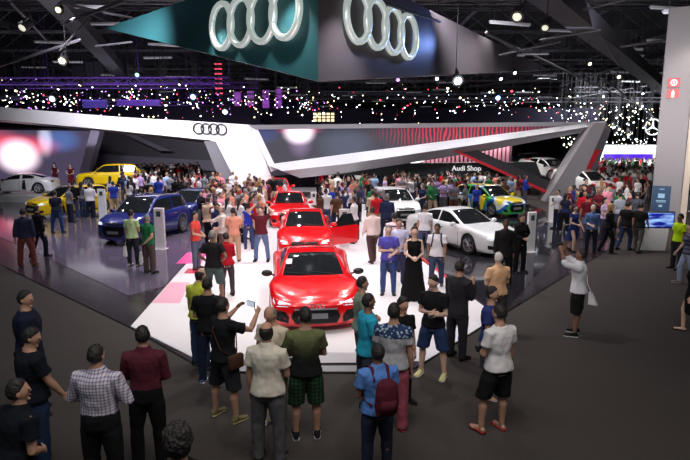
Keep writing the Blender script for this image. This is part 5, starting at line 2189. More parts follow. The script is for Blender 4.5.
# --- cluster by the right walkway
put('woman in a blue dress at the near edge of the walkway group', feet=(572, 252), h=1.68, yaw=-150, female=True, arms=('front', 'swing_f'), legs='stride', top=('dress', C(34, 50, 104)), bottom=(None, None), skin='light', hair=('long', 'brown'), shoes=SHO())
put('man in a blue denim shirt with a pale badge in the walkway group', feet=(590, 254), h=1.70, yaw=170, arms=('front', 'down'), top=('rolled', C(84, 110, 160)), bottom=JN((34, 38, 52)), skin='light', hair=('short', 'white'), shoes=SHO())
put('person in black clothes striding right past the denim shirt', feet=(607, 253), h=1.74, yaw=-110, arms=('swing_f', 'down'), legs='stride', top=('shirt', C(22, 20, 22)), bottom=BT((24, 22, 26)), skin='light', hair=('long', 'blond'), shoes=SHO((90, 80, 80)))
put('man in a maroon t-shirt, back turned, in the walkway group', feet=(585, 240), h=1.80, yaw=0, arms=('down', 'down'), build=1.12, top=TEE(110, 28, 40), bottom=JN((110, 100, 110)), skin='tan', shoes=SHO())
put('man in a black t-shirt and dark jeans walking left of the blue screen', feet=(624, 250), h=1.76, yaw=-60, arms=('swing_f', 'swing_b'), legs='stride', top=TEE(24, 20, 24), bottom=JN((44, 52, 84)), skin='tan', shoes=SHO())
put('man in black with khaki trousers stepping towards the blue screen', feet=(637, 252), h=1.76, yaw=-50, arms=('swing_f', 'down'), legs='stride', swap=True, top=TEE(24, 26, 26), bottom=JN((84, 80, 78)), skin='tan', shoes=SHO())
put('man in a white t-shirt and dark trousers leaning at the totem by the grey leg', feet=(556, 229), h=1.72, yaw=100, arms=('front', 'down'), z=Z, top=TEE(206, 206, 218), bottom=JN((34, 40, 70)), skin='tan', shoes=SHO())
put('man in a light grey t-shirt, back turned, behind the walkway group', feet=(617, 236), h=1.78, yaw=10, arms=('down', 'down'), build=1.1, top=TEE(140, 148, 160), bottom=JN((50, 54, 70)), skin='tan', shoes=SHO())
put('man in a dark grey polo, back turned, left of the information board', feet=(634, 236), h=1.80, yaw=-5, arms=('down', 'down'), build=1.12, top=('polo', C(66, 68, 78)), bottom=BT((40, 40, 48)), skin='tan', shoes=SHO())
put('woman in a lilac blouse in the middle of the walkway group', feet=(602, 240), h=1.66, yaw=-140, female=True, arms=('front', 'down'), top=('tee', C(196, 168, 206)), bottom=JN((60, 54, 76)), skin='light', hair=('long', 'black'), shoes=SHO())
print('NEAR', len(NEAR), time.time() - T0)
# ------------------------------------------------------------------ the crowd: every visitor an object of its own
crng = random.Random(7)
CT = {  # top colours
    'white': (228, 224, 228), 'black': (24, 22, 26), 'navy': (36, 42, 74), 'red': (190, 28, 40), 'grey': (118, 118, 126), 'pink': (222, 140, 160),
    'light blue': (150, 174, 214), 'maroon': (98, 30, 44), 'beige': (200, 178, 150), 'green': (44, 112, 70), 'lilac': (176, 150, 200), 'orange': (216, 120, 44),
    'royal blue': (44, 66, 170), 'yellow': (222, 196, 70), 'brown': (88, 62, 50), 'salmon': (222, 140, 120)}
CB = {'blue jeans': (56, 70, 106), 'black trousers': (24, 22, 26), 'grey trousers': (90, 88, 94), 'beige trousers': (178, 158, 130), 'dark jeans': (34, 40, 60), 'brown trousers': (92, 60, 50)}
HR = {'dark hair': ('hair_black', 5), 'brown hair': ('hair_brown', 3), 'grey hair': ('hair_grey', 1), 'fair hair': ('hair_blond', 1)}
for k in HAIR:
    hair_mat(k)
POSES = [
    dict(arms=('down', 'down'), legs='stand'),
    dict(arms=('front', 'phone'), legs='contra'),
    dict(arms=('swing_f', 'swing_b'), legs='stride'),
    dict(arms=('photo_high', 'photo_high'), legs='apart'),
    dict(arms=('folded', 'fold2'), legs='stand'),
    dict(arms=('hip', 'down'), legs='contra', swap=True),
    dict(arms=('front', 'front'), legs='stand', female=True),
    dict(arms=('down', 'swing_f'), legs='contra', female=True),
    dict(arms=('phone', 'down'), legs='stand', female=True),
]
TEMPL = []


def template(i, P, vox, joined):
    fem = P.get('female', False)
    F = Fig(P['arms'], P['legs'], 0, 0, (crng.uniform(-25, 25), 0), 1.0 + (.06 if not fem else 0), 0, fem, P.get('swap', False))
    meshes = [('body', F.body(vox, False, True))]
    meshes.append(('hair', hair_mesh(F, ['short', 'short', 'crew', 'short', 'short', 'crew', 'long', 'pony', 'long'][i], vox)))
    tk = ['tee', 'shirt', 'tee', 'tee', 'polo', 'shirt', 'tee', 'tank', 'shirt'][i]
    meshes.append(('shirt', top_mesh(F, tk, vox, i)))
    bk = ['jeans', 'trousers', 'jeans', 'trousers', 'trousers', 'jeans', 'jeans', 'leggings', 'jeans'][i]
    meshes.append(('trousers', bottom_mesh(F, bk, vox, i)))
    bm = bmesh.new()
    for sx in (1, -1):
        so, up = shoe_mesh(F, sx)
        t = bpy.data.meshes.new('t')
        for q in (so, up):
            bmesh.ops.recalc_face_normals(q, faces=q.faces)
            q.to_mesh(t)
            bm.from_mesh(t)
            q.free()
        bpy.data.meshes.remove(t)
    ms = bpy.data.meshes.new('shoes')
    bm.to_mesh(ms)
    bm.free()
    meshes.append(('shoes', ms))
    if joined:
        bm = bmesh.new()
        for k, (_, m) in enumerate(meshes):
            n0 = len(bm.faces)
            bm.from_mesh(m)
            bm.faces.ensure_lookup_table()
            for f in bm.faces[n0:]:
                f.material_index = k
        me = bpy.data.meshes.new('person')
        bm.to_mesh(me)
        bm.free()
        for _ in range(5):
            me.materials.append(M_black)
        return me
    for _, m in meshes:
        m.materials.append(M_black)
        m.shade_smooth()
    return meshes


TM = [template(i, P, .0135, False) for i, P in enumerate(POSES)]
TF = [template(i, P, .022, True) for i, P in enumerate(POSES)]
print('templates', time.time() - T0)


def obj_mat(o, ms):
    for s, m in zip(o.material_slots, ms):
        s.link = 'OBJECT'
        s.material = m


def clear_of(x, y, dmin):
    for a, b in NEAR:
        if abs(a - x) < dmin and abs(b - y) < dmin and (a - x) ** 2 + (b - y) ** 2 < dmin * dmin:
            return False
    for c, yaw, w, l in CARBOX:
        dx, dy = x - c.x, y - c.y
        u = dx * math.cos(yaw) + dy * math.sin(yaw)
        v = -dx * math.sin(yaw) + dy * math.cos(yaw)
        if abs(u) < w + .35 and abs(v) < l + .35:
            return False
    for c in BLOCK:
        if c[0] < x < c[2] and c[1] < y < c[3]:
            return False
    return True


BLOCK = [(pc0.x - 1.3, pc0.y - .8, pc0.x + 1.6, pc0.y + 2.2), (ks.x - 1.0, ks.y - .5, ks.x + 1.2, ks.y + 1.2),
         (-13.5, 36.2, -4.0, 40.5), (9.5, 33.5, 16.5, 38.5), (-60, 29.5, -14.9, 44.5)]
for o in list(COL.objects):
    if o.name.startswith('info_totem'):
        BLOCK.append((o.location.x - .5, o.location.y - .4, o.location.x + .5, o.location.y + .5))
USED = set()


def crowd_person(px, d, where, group, tops, far, z=Z, aim=None):
    x = (px - 345) / FPX * d * (math.cos(PITCH)) + 0
    x = (px - 345) / FPX * (d * math.cos(PITCH) + (CH - 1) * math.sin(PITCH))
    if not clear_of(x, d, .52):
        return False
    for _ in range(40):
        i = crng.choice((0, 0, 1, 1, 2, 4, 5, 6, 6, 7, 8, 8, 0, 4, 3))
        tc_ = crng.choice(tops)
        bc = crng.choice(list(CB))
        hr_ = crng.choices(list(HR), [HR[h][1] for h in HR])[0]
        yaw = aim + crng.gauss(0, 35) if aim is not None else crng.uniform(-180, 180)
        yaw = (yaw + 180) % 360 - 180
        face = 'facing away' if abs(yaw) < 50 else ('facing the camera' if abs(yaw) > 130 else ('turned to the left' if yaw > 0 else 'turned to the right'))
        act = {0: 'standing', 1: 'one hand out', 2: 'walking', 3: 'arms raised', 4: 'arms folded', 5: 'hand on hip', 6: 'standing', 7: 'walking', 8: 'one hand out'}[i]
        fem = POSES[i].get('female')
        hl = {0: '', 6: 'long ', 7: 'tied ', 8: 'long '}.get(i, '')
        key = (where, tc_, bc, hl, hr_, face if not far else '', act)
        if key not in USED:
            break
    USED.add(key)
    act_ = act + (', ' + face if not far else '')
    label = '%s top, %s, %s, %s, %s' % (tc_, bc, hl + hr_, act, where)
    if not far:
        label = '%s top, %s, %s, %s, %s' % (tc_, bc, hl + hr_, act, where)
    label = 'person, ' + label
    sk = skin_mat(crng.choice(['light', 'tan', 'tan', 'light', 'brown']))
    sh_ = C(*crng.choice([(30, 30, 34), (60, 50, 46), (180, 180, 186)]))
    ms = [sk, bpy.data.materials[HR[hr_][0]], C(*CT[tc_]), C(*CB[bc]), sh_]
    s = (crng.gauss(1.66, .04) if fem else crng.gauss(1.75, .05)) / 1.763
    if far:
        o = bpy.data.objects.new('person', TF[i])
        COL.objects.link(o)
        obj_mat(o, ms)
    else:
        o = bpy.data.objects.new('person', TM[i][0][1])
        COL.objects.link(o)
        obj_mat(o, ms[:1])
        for (nm, me), m in list(zip(TM[i], ms))[1:]:
            q = bpy.data.objects.new(nm, me)
            COL.objects.link(q)
            q.parent = o
            obj_mat(q, [m])
    o.location = (x, d, z)
    o.rotation_euler = (0, 0, R(yaw))
    o.scale = (s, s, s)
    props(o, label, 'person', group)
    NEAR.append((x, d))
    return True


# (px range, distance range, count, place words, group, top colours, aim)
warm = ['white', 'red', 'pink', 'maroon', 'black', 'lilac', 'grey', 'salmon', 'navy', 'beige', 'white', 'black', 'salmon']
cool = ['white', 'light blue', 'navy', 'black', 'grey', 'royal blue', 'lilac', 'white', 'red', 'black']
mixd = [c for c in CT if c not in ('yellow', 'orange')] + ['black', 'navy', 'white', 'black', 'grey', 'white', 'maroon', 'brown', 'beige', 'grey', 'black', 'lilac']
ZONES = [
    ((206, 262), (18.5, 23.5), 17, 'left of the red row', 'visitors left of the red car row', warm, -60, Z),
    ((178, 270), (23.5, 29), 34, 'between blue and red cars', 'visitors between the blue cars and the red row', warm, None, Z),
    ((176, 290), (29, 36), 26, 'below the slanted white foot', 'visitors below the white foot', warm, None, Z),
    ((92, 180), (24.5, 36), 20, 'behind the blue cars', 'visitors behind the blue cars', cool, 20, Z),
    ((64, 100), (25.5, 29), 5, 'around the yellow hatchback', 'visitors around the yellow hatchback', cool, 0, Z),
    ((320, 392), (20, 27), 15, 'right of the open-door car', 'visitors right of the open-door car', mixd, 30, Z),
    ((316, 398), (27, 36), 20, 'under the silver beam', 'visitors under the start of the silver beam', mixd, None, Z),
    ((420, 520), (26.5, 30.5), 13, 'behind the white sedan', 'visitors behind the white sedan', mixd, 160, Z),
    ((396, 530), (30.5, 34.8), 28, 'in front of shop', 'visitors in front of the shop', mixd, None, Z),
    ((562, 640), (22, 29), 16, 'on walkway by the pillar', 'visitors on the walkway by the pillar', mixd, None, Z),
    ((596, 652), (29, 60), 34, 'in distant walkway crowd', 'visitors in the distant walkway crowd', ['white', 'white', 'green', 'red', 'white', 'grey', 'black'], None, 0.0),
    ((684, 712), (22, 40), 8, 'right of the pillar', 'visitors right of the pillar', ['maroon', 'brown', 'navy', 'lilac', 'red', 'black'], None, 0.0),
]
for (x0, x1), (d0, d1), n, where, grp, tops, aim, zz_ in ZONES:
    placed = tries = 0
    while placed < n and tries < 1500:
        tries += 1
        d = math.sqrt(crng.uniform(d0 * d0, d1 * d1))
        px = crng.uniform(x0, x1)
        if crowd_person(px, d, where, grp, tops, d > 27.5, zz_, aim):
            placed += 1
    print(where, placed)
print('people', len(NEAR), time.time() - T0)

# beyond three hundred: the farthest crowd as one mass (plain arrays, joined once)
import numpy as np
mm_ = [skin_mat('tan'), hair_mat('black'), C(*CT['white']), C(*CB['dark jeans']), C(*CT['red']), C(*CT['black']), C(*CT['green'])]
ARR = []
for me in TF:
    v = np.empty(len(me.vertices) * 3, np.float32)
    me.vertices.foreach_get('co', v)
    ls = np.empty(len(me.polygons), np.int32)
    lt = np.empty(len(me.polygons), np.int32)
    mi = np.empty(len(me.polygons), np.int32)
    me.polygons.foreach_get('loop_start', ls)
    me.polygons.foreach_get('loop_total', lt)
    me.polygons.foreach_get('material_index', mi)
    lv = np.empty(len(me.loops), np.int32)
    me.loops.foreach_get('vertex_index', lv)
    ARR.append((v.reshape(-1, 3), lv, ls, lt, mi))
VS, LV, LS, LT, MI = [], [], [], [], []
nv = nl = 0
for (x0, x1, d0, d1, n, w) in ((596, 700, 60, 65, 60, 1), (396, 530, 34.9, 35.8, 14, 0), (90, 200, 36, 50, 90, 0), (596, 655, 32, 60, 50, 1), (318, 390, 36.4, 44, 30, 0)):
    t_ = k = 0
    while k < n and t_ < 2000:
        t_ += 1
        px, d = crng.uniform(x0, x1), crng.uniform(d0, d1)
        x = (px - 345) / FPX * (d * math.cos(PITCH) + 2.9 * math.sin(PITCH))
        if not clear_of(x, d, .5):
            continue
        NEAR.append((x, d))
        k += 1
        v, lv, ls, lt, mi = ARR[crng.choice((0, 1, 2, 4, 5, 6, 7, 8))]
        s, a = crng.uniform(.93, 1.02), crng.uniform(0, 2 * PI)
        q = v * s
        VS.append(np.stack([q[:, 0] * math.cos(a) - q[:, 1] * math.sin(a) + x, q[:, 0] * math.sin(a) + q[:, 1] * math.cos(a) + d, q[:, 2] + (0.0 if x > 12 else Z)], 1))
        ti = crng.choice([2, 4, 6, 2, 2] if w else [2, 5, 4, 5, 3])
        m2 = mi.copy()
        m2[mi == 2] = ti
        m2[mi == 4] = 3
        LV.append(lv + nv)
        LS.append(ls + nl)
        LT.append(lt)
        MI.append(m2)
        nv += len(v)
        nl += len(lv)
me = bpy.data.meshes.new('crowd')
me.vertices.add(nv)
me.loops.add(nl)
LS = np.concatenate(LS)
me.polygons.add(len(LS))
me.vertices.foreach_set('co', np.concatenate(VS).astype(np.float32).ravel())
me.loops.foreach_set('vertex_index', np.concatenate(LV))
me.polygons.foreach_set('loop_start', LS)
me.polygons.foreach_set('loop_total', np.concatenate(LT))
me.polygons.foreach_set('material_index', np.concatenate(MI))
me.update(calc_edges=True)
o = link('crowd', me, mm_, None, True)
me.polygons.foreach_set('material_index', np.concatenate(MI))
props(o, 'farthest visitors massed under the shop sign, the dark wall and the far booth', 'crowd', None, 'stuff')
print('mass', time.time() - T0)
from mathutils import Euler
# ------------------------------------------------------------------ the dark ceiling with its steelwork, rigs and lamps
grng = random.Random(21)


def lattice(bm, a, b, h, w, step, r=.04):
    """box truss from a to b: four chords and zigzag members"""
    a, b = Vector(a), Vector(b)
    d = (b - a)
    L = d.length
    d.normalize()
    up = Vector((0, 0, 1)) if abs(d.z) < .9 else Vector((0, 1, 0))
    s = d.cross(up).normalized()
    cor = [up * h / 2 + s * w / 2, up * h / 2 - s * w / 2, -up * h / 2 - s * w / 2, -up * h / 2 + s * w / 2]
    for c in cor:
        a_tube(bm, [a + c, b + c], r, 4, ends=False)
    n = max(2, int(L / step))
    for i in range(n):
        p = a + d * (L * i / n)
        q = a + d * (L * (i + 1) / n)
        for k in range(4):
            c0_, c1_ = cor[k], cor[(k + 1) % 4]
            if i % 2:
                c0_, c1_ = c1_, c0_
            a_tube(bm, [p + c0_, q + c1_], r * .6, 3, ends=False)


M_girder = mat('girder_grey', lin(74, 72, 78), .7)
M_rigblk = mat('rig_black', lin(40, 38, 44), .6)
# roof trusses across the hall
for i, y in enumerate(range(34, 140, 9)):
    bm = bmesh.new()
    lattice(bm, (-75, y, 12.6), (95, y, 12.6), 1.6, .9, 2.2, .06)
    o = finish('roof_truss', bm, M_truss)
    props(o, 'lattice roof truss spanning the dark hall, number by depth: %s' % ['first', 'second', 'third', 'fourth', 'fifth', 'sixth', 'seventh', 'eighth', 'ninth', 'tenth', 'eleventh', 'twelfth'][i], 'truss', 'roof trusses')
    o['label'] = '%s lattice roof truss counted from the banner into the depth' % ['first', 'second', 'third', 'fourth', 'fifth', 'sixth', 'seventh', 'eighth', 'ninth', 'tenth', 'eleventh', 'twelfth'][i]
# long purlins running into the depth
for i, x in enumerate(range(-60, 90, 10)):
    bm = bmesh.new()
    a_box(bm, (x, 80, 13.8), (.35, 130, .5))
    o = finish('roof_purlin', bm, M_girder)
    props(o, 'long grey roof beam running into the depth of the dark hall', 'beam', 'roof beams running into the depth')
# the wide dark girder crossing the upper right, and its fellow at the upper left
for (pa_, da, pb_, db, lab) in (((528, -12), 21, (668, 96), 62, 'broad dark girder slanting down to the right above the banner tip'),
                                ((40, -10), 26, (128, 84), 62, 'broad dark girder slanting down at the upper left behind the teal banner')):
    a_, b_ = PD(pa_[0], pa_[1], da), PD(pb_[0], pb_[1], db)
    bm = bmesh.new()
    d_ = (b_ - a_).normalized()
    s_ = d_.cross(Vector((0, 0, 1))).normalized() * .55
    u_ = Vector((0, 0, .8))
    a_prism(bm, [a_ - s_, a_ + s_, a_ + s_ + u_, a_ - s_ + u_], b_ - a_)
    props(finish('girder', bm, M_girder), lab, 'girder')
# thin rails and cables receding at the upper right and left
lines = [((487, 33), 22, (520, 50), 30), ((533, 55), 30, (633, 103), 60), ((570, 13), 26, (625, 0), 24), ((612, 48), 34, (668, 40), 32), ((540, 40), 30, (600, 30), 28), ((500, 55), 30, (560, 42), 28),
         ((62, 24), 26, (126, 0), 22), ((60, 3), 24, (132, 18), 26), ((96, 46), 34, (132, 42), 32), ((0, 66), 40, (80, 40), 30), ((10, 2), 22, (48, 42), 30), ((60, 50), 30, (90, 18), 24),
         ((600, 76), 44, (668, 128), 80), ((560, 86), 50, (640, 60), 44), ((470, 86), 44, (560, 78), 44), ((590, 20), 28, (620, 66), 34), ((380, 2), 22, (440, 22), 26), ((560, 100), 60, (660, 84), 60)]
for k, (a_, da, b_, db) in enumerate(lines):
    bm = bmesh.new()
    a_tube(bm, [PD(*a_, da), PD(*b_, db)], .055 if k % 3 else .08, 6)
    o = finish('ceiling_rail', bm, M_truss)
    props(o, 'thin grey rail or pipe crossing the dark ceiling', 'rail', 'thin rails across the ceiling')

# unlit tube fittings hanging in rows, a faint glow added to the tubes
hm, tmh = bpy.data.meshes.new('fitting'), bpy.data.meshes.new('tube')
bm = bmesh.new()
a_box(bm, (0, 0, .06), (2.4, .16, .10))
bmesh.ops.recalc_face_normals(bm, faces=bm.faces)
bm.to_mesh(hm)
bm.free()
hm.materials.append(mat('fitting_pale', lin(200, 200, 205), .4))
bm = bmesh.new()
a_tube(bm, [(-1.15, 0, -.02), (1.15, 0, -.02)], .045, 6)
bm.to_mesh(tmh)
bm.free()
tmh.materials.append(mat('tube_faint_glow', lin(215, 215, 220), .4, emit=(.9, .9, 1.0), es=.10))
nf = 0
rodh = bpy.data.meshes.new('hanging_rod')
bm = bmesh.new()
for xx in (-.9, .9):
    a_tube(bm, [(xx, 0, 0), (xx, 0, 1)], .012, 3, ends=False)
bm.to_mesh(rodh)
bm.free()
rodh.materials.append(M_rigblk)
for y in [24, 27, 31, 36, 42, 49, 57, 66, 76, 88, 102, 118]:
    stepx = 7.5 if y < 60 else 10
    x = -y * .66
    while x < y * .68:
        x += stepx * grng.uniform(.8, 1.25)
        zf = 10.2 + grng.uniform(-.5, .9) if y > 30 else 9.6 + grng.uniform(-.3, .4)
        if y < 30 and -13 < x < 11:
            continue
        o = bpy.data.objects.new('tube_fitting', hm)
        COL.objects.link(o)
        o.location = (x, y, zf)
        o.rotation_euler = (0, grng.uniform(-.03, .03), grng.uniform(.05, .22))
        q = bpy.data.objects.new('tube', tmh)
        COL.objects.link(q)
        q.parent = o
        q = bpy.data.objects.new('hanging_rod', rodh)
        COL.objects.link(q)
        q.parent = o
        q.scale = (1, 1, ZC + .1 - zf)
        props(o, 'pale tube light fitting hanging under the dark ceiling', 'light fitting', 'tube light fittings in rows under the ceiling')
        nf += 1
print('fittings', nf)

# rigs: hanging lighting trusses, some with violet light painted into their colour
M_viol_light = mat('rig_violet_light', lin(120, 70, 190), .5)
M_rigg = mat('rig_grey', lin(96, 92, 104), .5)
rigs = [((-30, 44, 8.3), (-9, 44, 8.3)), ((-34, 52, 8.7), (-8, 52, 8.7)), ((-42, 64, 8.6), (-10, 64, 8.6)), ((-10, 56, 8.0), (22, 56, 8.0)), ((-6, 70, 8.6), (40, 70, 8.6)),
        ((2, 44, 8.6), (16, 44, 8.6)), ((14, 84, 9.4), (60, 84, 9.4)), ((-50, 84, 9.0), (-4, 84, 9.0)), ((20, 100, 9.6), (80, 100, 9.6)), ((-60, 108, 9.6), (0, 108, 9.6)), ((22, 58, 8.8), (44, 58, 8.8))]
names = ['nearest left', 'second left', 'third left', 'middle', 'deeper middle', 'short right', 'far right', 'far left', 'farthest right', 'farthest left', 'booth']
for (a_, b_), nm in zip(rigs, names):
    bm = bmesh.new()
    lattice(bm, a_, b_, .5, .5, .9, .035)
    n_ = int((b_[0] - a_[0]) / 6)
    for i in range(n_ + 1):
        x = a_[0] + (b_[0] - a_[0]) * i / n_
        a_tube(bm, [(x, a_[1], a_[2]), (x, a_[1], ZC)], .015, 4, ends=False)
    o = finish('lighting_rig', bm, M_rigg if 'left' not in nm else M_viol_light)
    props(o, '%s hanging lighting truss carrying the small lamps' % nm, 'lighting rig', 'hanging lighting trusses')

# lamp heads: can + lens
LC = {'white': ((1, .97, .92), 9), 'warm': ((1, .85, .45), 6), 'blue': ((.25, .4, 1.0), 8), 'violet': ((.55, .2, 1.0), 4), 'red': ((1, .06, .1), 4), 'green': ((.3, 1, .6), 3), 'dim': ((.9, .88, .7), .8), 'cool': ((.7, .85, 1), 10)}
can = bpy.data.meshes.new('stage_lamp')
bm = bmesh.new()
a_lathe(bm, [(.001, .34), (.09, .34), (.13, .2), (.15, 0), (.12, .02), (.001, .03)], 'Z', 12)
a_box(bm, (0, 0, .36), (.05, .40, .04))
a_box(bm, (0, .18, .22), (.04, .03, .3))
a_box(bm, (0, -.18, .22), (.04, .03, .3))
n0 = len(bm.faces)
a_ball(bm, (0, 0, 0), .10, .10, .05, 12, 6)
bm.faces.ensure_lookup_table()
for f in bm.faces[n0:]:
    f.material_index = 1
bmesh.ops.recalc_face_normals(bm, faces=bm.faces)
bm.to_mesh(can)
bm.free()
can.materials.append(M_rigblk)
can.materials.append(M_black)
rod = bpy.data.meshes.new('hanging_rod')
bm = bmesh.new()
a_tube(bm, [(0, 0, 0), (0, 0, 1)], .018, 4, ends=False)
bm.to_mesh(rod)
bm.free()
rod.materials.append(M_rigblk)
NL = [0]


def lamp(p, c, s=1.0, label=None, tilt=None):
    if NL[0] >= 295:
        return
    NL[0] += 1
    o = bpy.data.objects.new('stage_lamp', can)
    COL.objects.link(o)
    M = Matrix.Translation(p) @ Euler(tilt or (grng.uniform(-.9, -.2), grng.uniform(-.4, .4), grng.uniform(-.5, .5))).to_matrix().to_4x4() @ Matrix.Scale(s, 4)
    o.matrix_world = M
    q = bpy.data.objects.new('hanging_rod', rod)
    COL.objects.link(q)
    q.parent = o
    top = M @ Vector((0, 0, .34))
    q.matrix_basis = M.inverted() @ Matrix.Translation(top) @ Matrix.Diagonal((1, 1, ZC + .1 - top.z, 1))
    col, es = LC[c]
    o.material_slots[1].link = 'OBJECT'
    o.material_slots[1].material = mat('lamp_' + c, col, .3, emit=col, es=es)
    props(o, label or '%s glowing lamp head among the many under the dark ceiling' % c, 'stage lamp', None if label else 'small %s lamp heads under the ceiling' % c)
    return o


# the ones that stand out
for (px, py, d, c, s, lab) in (
        (52, 99, 44, 'cool', 2.0, 'glaring blue-white lamp above the left end of the white beam'),
        (193, 97, 44, 'blue', 2.0, 'glaring blue lamp above the middle of the white beam'),
        (225, 112, 44, 'cool', 1.7, 'bright lamp just above the ring emblem of the white beam'),
        (458, 81, 28, 'cool', 1.9, 'brightest blue-white floodlight under the grey banner edge'),
        (498, 98, 44, 'blue', 1.8, 'blue lamp right of the brightest floodlight'),
        (501, 79, 40, 'cool', 1.0, 'small cool lamp at the edge of the banner tip'),
        (515, 73, 40, 'cool', 1.0, 'small white lamp just off the banner tip'),
        (62, 61, 30, 'warm', 1.6, 'pale lamp head hanging at the upper left'),
        (58, 10, 22, 'warm', 1.0, 'lamp head at the very top left'),
        (137, 75, 44, 'green', 1.5, 'greenish lamp below the point of the teal banner'),
        (590, 64, 30, 'warm', .8, 'warm lamp under the broad dark girder'),
        (619, 77, 34, 'warm', 1.0, 'yellow lamp further down the broad dark girder'),
        (437, 79, 30, 'cool', .8, 'cool lamp left of the brightest floodlight'),
        (398, 80, 30, 'violet', .9, 'pale violet lamp below the right ring emblem')):
    lamp(PD(px, py, d), c, s, lab, (-1.1, 0, 0))
# two big lamp heads with yokes near the camera
for (px, py, d, s, lab) in ((517, 17, 16, 1.25, 'large pale lamp head tilted below the ceiling at the upper right'), (545, 28, 20, 1.1, 'dim lamp head hanging right of the large pale one'),
                            (22, 28, 20, 1.3, 'dark lamp head in front of the teal panel at the top left')):
    lamp(PD(px, py, d), 'dim', s, lab, (-.7, .5, 0))
for (a_, b_), nm in zip(rigs, names):
    left = 'left' in nm
    n_ = int((b_[0] - a_[0]) / 3.2)
    for i in range(n_):
        x = a_[0] + (i + grng.random()) * (b_[0] - a_[0]) / n_
        c = grng.choice(['white', 'white', 'warm', 'violet', 'violet', 'cool', 'red'] if left else ['white', 'white', 'warm', 'cool', 'white', 'red'])
        lamp((x, a_[1] - .5, a_[2] - .6 + grng.uniform(-.8, .8)), c, grng.choice((.45, .6, .8, 1.1)) * (.7 + a_[1] / 200))
for k in range(50):
    d = grng.uniform(60, 120)
    px = grng.uniform(560, 655)
    py = grng.uniform(115, 146) if k % 2 else grng.uniform(100, 150)
    lamp(PD(px, py, d), grng.choice(['white', 'cool', 'white', 'warm']), grng.uniform(.9, 1.9))
for k in range(45):
    d = grng.uniform(55, 100)
    px = grng.uniform(330, 560)
    py = grng.uniform(84, 120)
    lamp(PD(px, py, d), grng.choice(['white', 'cool', 'warm', 'red']), grng.uniform(.4, 1.0))
for k in range(55):
    d = grng.uniform(46, 90)
    px = grng.uniform(0, 330)
    py = grng.uniform(76, 122) if px < 240 else grng.uniform(88, 122)
    lamp(PD(px, py, d), grng.choice(['white', 'violet', 'warm', 'violet', 'cool']), grng.uniform(.4, 1.0))

# the rest of the specks of light: past three hundred, one mass
bm = bmesh.new()
cs = ['white', 'violet', 'warm', 'cool', 'red']
for k in range(620):
    z_ = grng.random()
    if z_ < .5:
        px, py, d = grng.uniform(0, 335), grng.gauss(102, 7), grng.uniform(46, 57)
        ci = grng.choice((0, 1, 1, 2, 2, 3, 0, 4))
    elif z_ < .75:
        px, py, d = grng.uniform(300, 600), grng.gauss(106, 9), grng.uniform(48, 61)
        ci = grng.choice((0, 2, 3, 0, 3, 4))
    else:
        px, py, d = grng.uniform(560, 655), grng.uniform(106, 146), grng.uniform(50, 64)
        ci = grng.choice((0, 0, 3, 2))
    if py > 124 and px < 560 or py < 84:
        continue
    p = PD(px, py, d)
    n0 = len(bm.faces)
    a_lathe(bm, [(.001, 0), (.05, .01), (.07, .1), (.05, .22), (.001, .23)], 'Z', 6, p)
    s_ = grng.uniform(.02, .07)
    m0 = len(bm.faces)
    r_ = bmesh.ops.create_icosphere(bm, subdivisions=1, radius=s_, matrix=Matrix.Translation(p + Vector((0, -.06, -.02))))
    bm.faces.ensure_lookup_table()
    for f in bm.faces[m0:]:
        f.material_index = 1 + ci
    a_box(bm, (p.x, p.y, (p.z + .2 + ZC) / 2), (.02, .02, ZC - p.z - .2))
o = finish('small_lamps', bm, [M_rigblk] + [mat('lamp_' + c, LC[c][0], .3, emit=LC[c][0], es=LC[c][1]) for c in cs], recalc=False)
props(o, 'hundreds of tiny lamp heads strung under the dark ceiling', 'lamps', None, 'stuff')

# red light tower, violet strips, panels and violet haze made as glowing boxes, warm lit grid
bm = bmesh.new()
a_, b_ = PD(220, 96, 50), PD(220, 62, 50)
lattice(bm, a_, b_, .5, .5, .6, .04)
o = empty('light_tower', (a_.x, 50, 0))
props(o, 'slim vertical truss glowing red below the left ring emblem', 'lighting rig')
child(finish('tower_truss', bm, M_rigblk), o)
bm = bmesh.new()
for k in range(7):
    z = a_.z + (b_.z - a_.z) * (k + .5) / 7
    a_box(bm, (a_.x, 49.7, z), (.62, .06, .10))
child(finish('red_strip', bm, mat('red_led', (1, .05, .1), .4, emit=(1, .05, .12), es=1.2)), o)
for k, x0 in enumerate((238, 251, 266, 279)):
    p, q = PD(x0, 110 - k, 60), PD(x0, 92 - k, 60)
    bm = bmesh.new()
    a_box(bm, (p.x, 60, (p.z + q.z) / 2), (.7, .1, q.z - p.z))
    o = finish('led_column', bm, mat('violet_led', (.5, .1, .8), .4, emit=(.45, .08, .75), es=.35))
    props(o, 'vertical violet light panel hanging below the corner of the banner', 'light panel', 'violet light panels in a row')
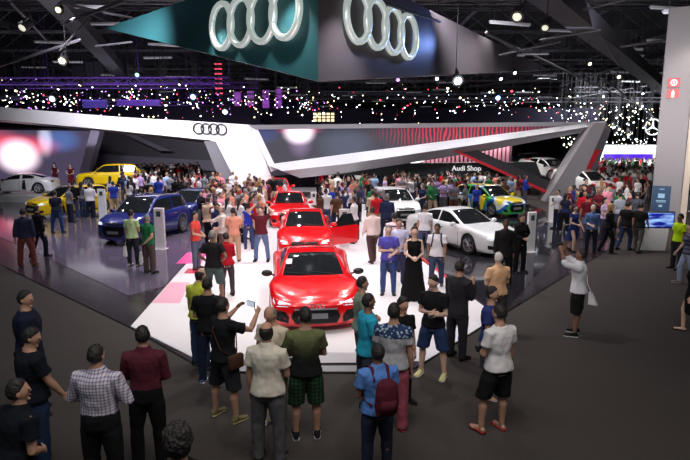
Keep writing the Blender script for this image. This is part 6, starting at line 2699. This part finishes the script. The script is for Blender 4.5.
for k, (x0, y0, x1, y1, d, c) in enumerate(((20, 70, 48, 78, 60, (70, 56, 110)), (50, 72, 72, 76, 64, (60, 60, 84)), (74, 66, 84, 80, 58, (80, 76, 96)), (88, 62, 94, 80, 58, (96, 92, 112)), (96, 62, 104, 80, 58, (90, 86, 104)),
                                            (118, 100, 160, 106, 48, (110, 60, 200)), (0, 96, 20, 100, 50, (60, 60, 90)), (84, 100, 106, 108, 48, (110, 90, 220)))):
    a_, b_ = PD(x0, y1, d), PD(x1, y0, d)
    bm = bmesh.new()
    a_box(bm, ((a_.x + b_.x) / 2, d, (a_.z + b_.z) / 2), (b_.x - a_.x, .5, b_.z - a_.z))
    em = c[2] > 150  # only the boxes standing for violet haze glow
    o = finish('hanging_box', bm, mat('hang_%d' % k, lin(*c), .5, emit=lin(*c) if em else None, es=.08))
    bm = bmesh.new()
    for xx in (a_.x + .3, b_.x - .3):
        a_tube(bm, [(xx, d, b_.z), (xx, d, ZC + .1)], .03, 4, ends=False)
    finish('hanging_cable', bm, M_rigblk, o)
    props(o, ['long violet-grey panel hanging at the left', 'low bluish panel hanging at the left', 'squat grey panel hanging at the left', 'upright pale panel, left one of a pair', 'upright pale panel, right one of a pair',
              'violet haze above the white beam, made as a glowing strip', 'thin grey panel at the left picture edge', 'bright violet haze above the white beam, made as a glowing box'][k], 'hanging panel')
o = empty('light_grid', (PD(325, 117, 56).x, 56, 0))
props(o, 'small grid of warm lit squares above the top rail of the long screen', 'light grid')
bm = bmesh.new()
for i in range(5):
    for j in range(3):
        p = PD(315 + i * 4.4, 114 + j * 3.2, 56)
        a_box(bm, (p.x, 56, p.z), (.32, .1, .22))
cq = bmesh.new()
p = PD(316, 113, 56)
a_tube(cq, [(p.x, 56, p.z), (p.x, 56, ZC + .1)], .03, 4)
child(finish('hanging_cable', cq, M_rigblk), o)
child(finish('lit_square', bm, mat('warm_led', (1, .85, .5), .4, emit=(1, .85, .5), es=1.2)), o)
# dark sheets added behind the rigs so that the far wall reads as layered darkness
for k, (x0, x1, y0, y1, d) in enumerate(((-20, 260, 106, 126, 58), (250, 600, 108, 130, 62))):
    a_, b_ = PD(x0, y1, d), PD(x1, y0, d)
    bm = bmesh.new()
    a_box(bm, ((a_.x + b_.x) / 2, d, (a_.z + b_.z) / 2), (b_.x - a_.x, .2, b_.z - a_.z))
    props(finish('dark_backdrop', bm, mat('backdrop_dark', lin(38, 32, 56), .9)), ['dark violet sheet added behind the white beam', 'dark sheet added behind the long screen'][k], 'drape')
print('done', time.time() - T0)
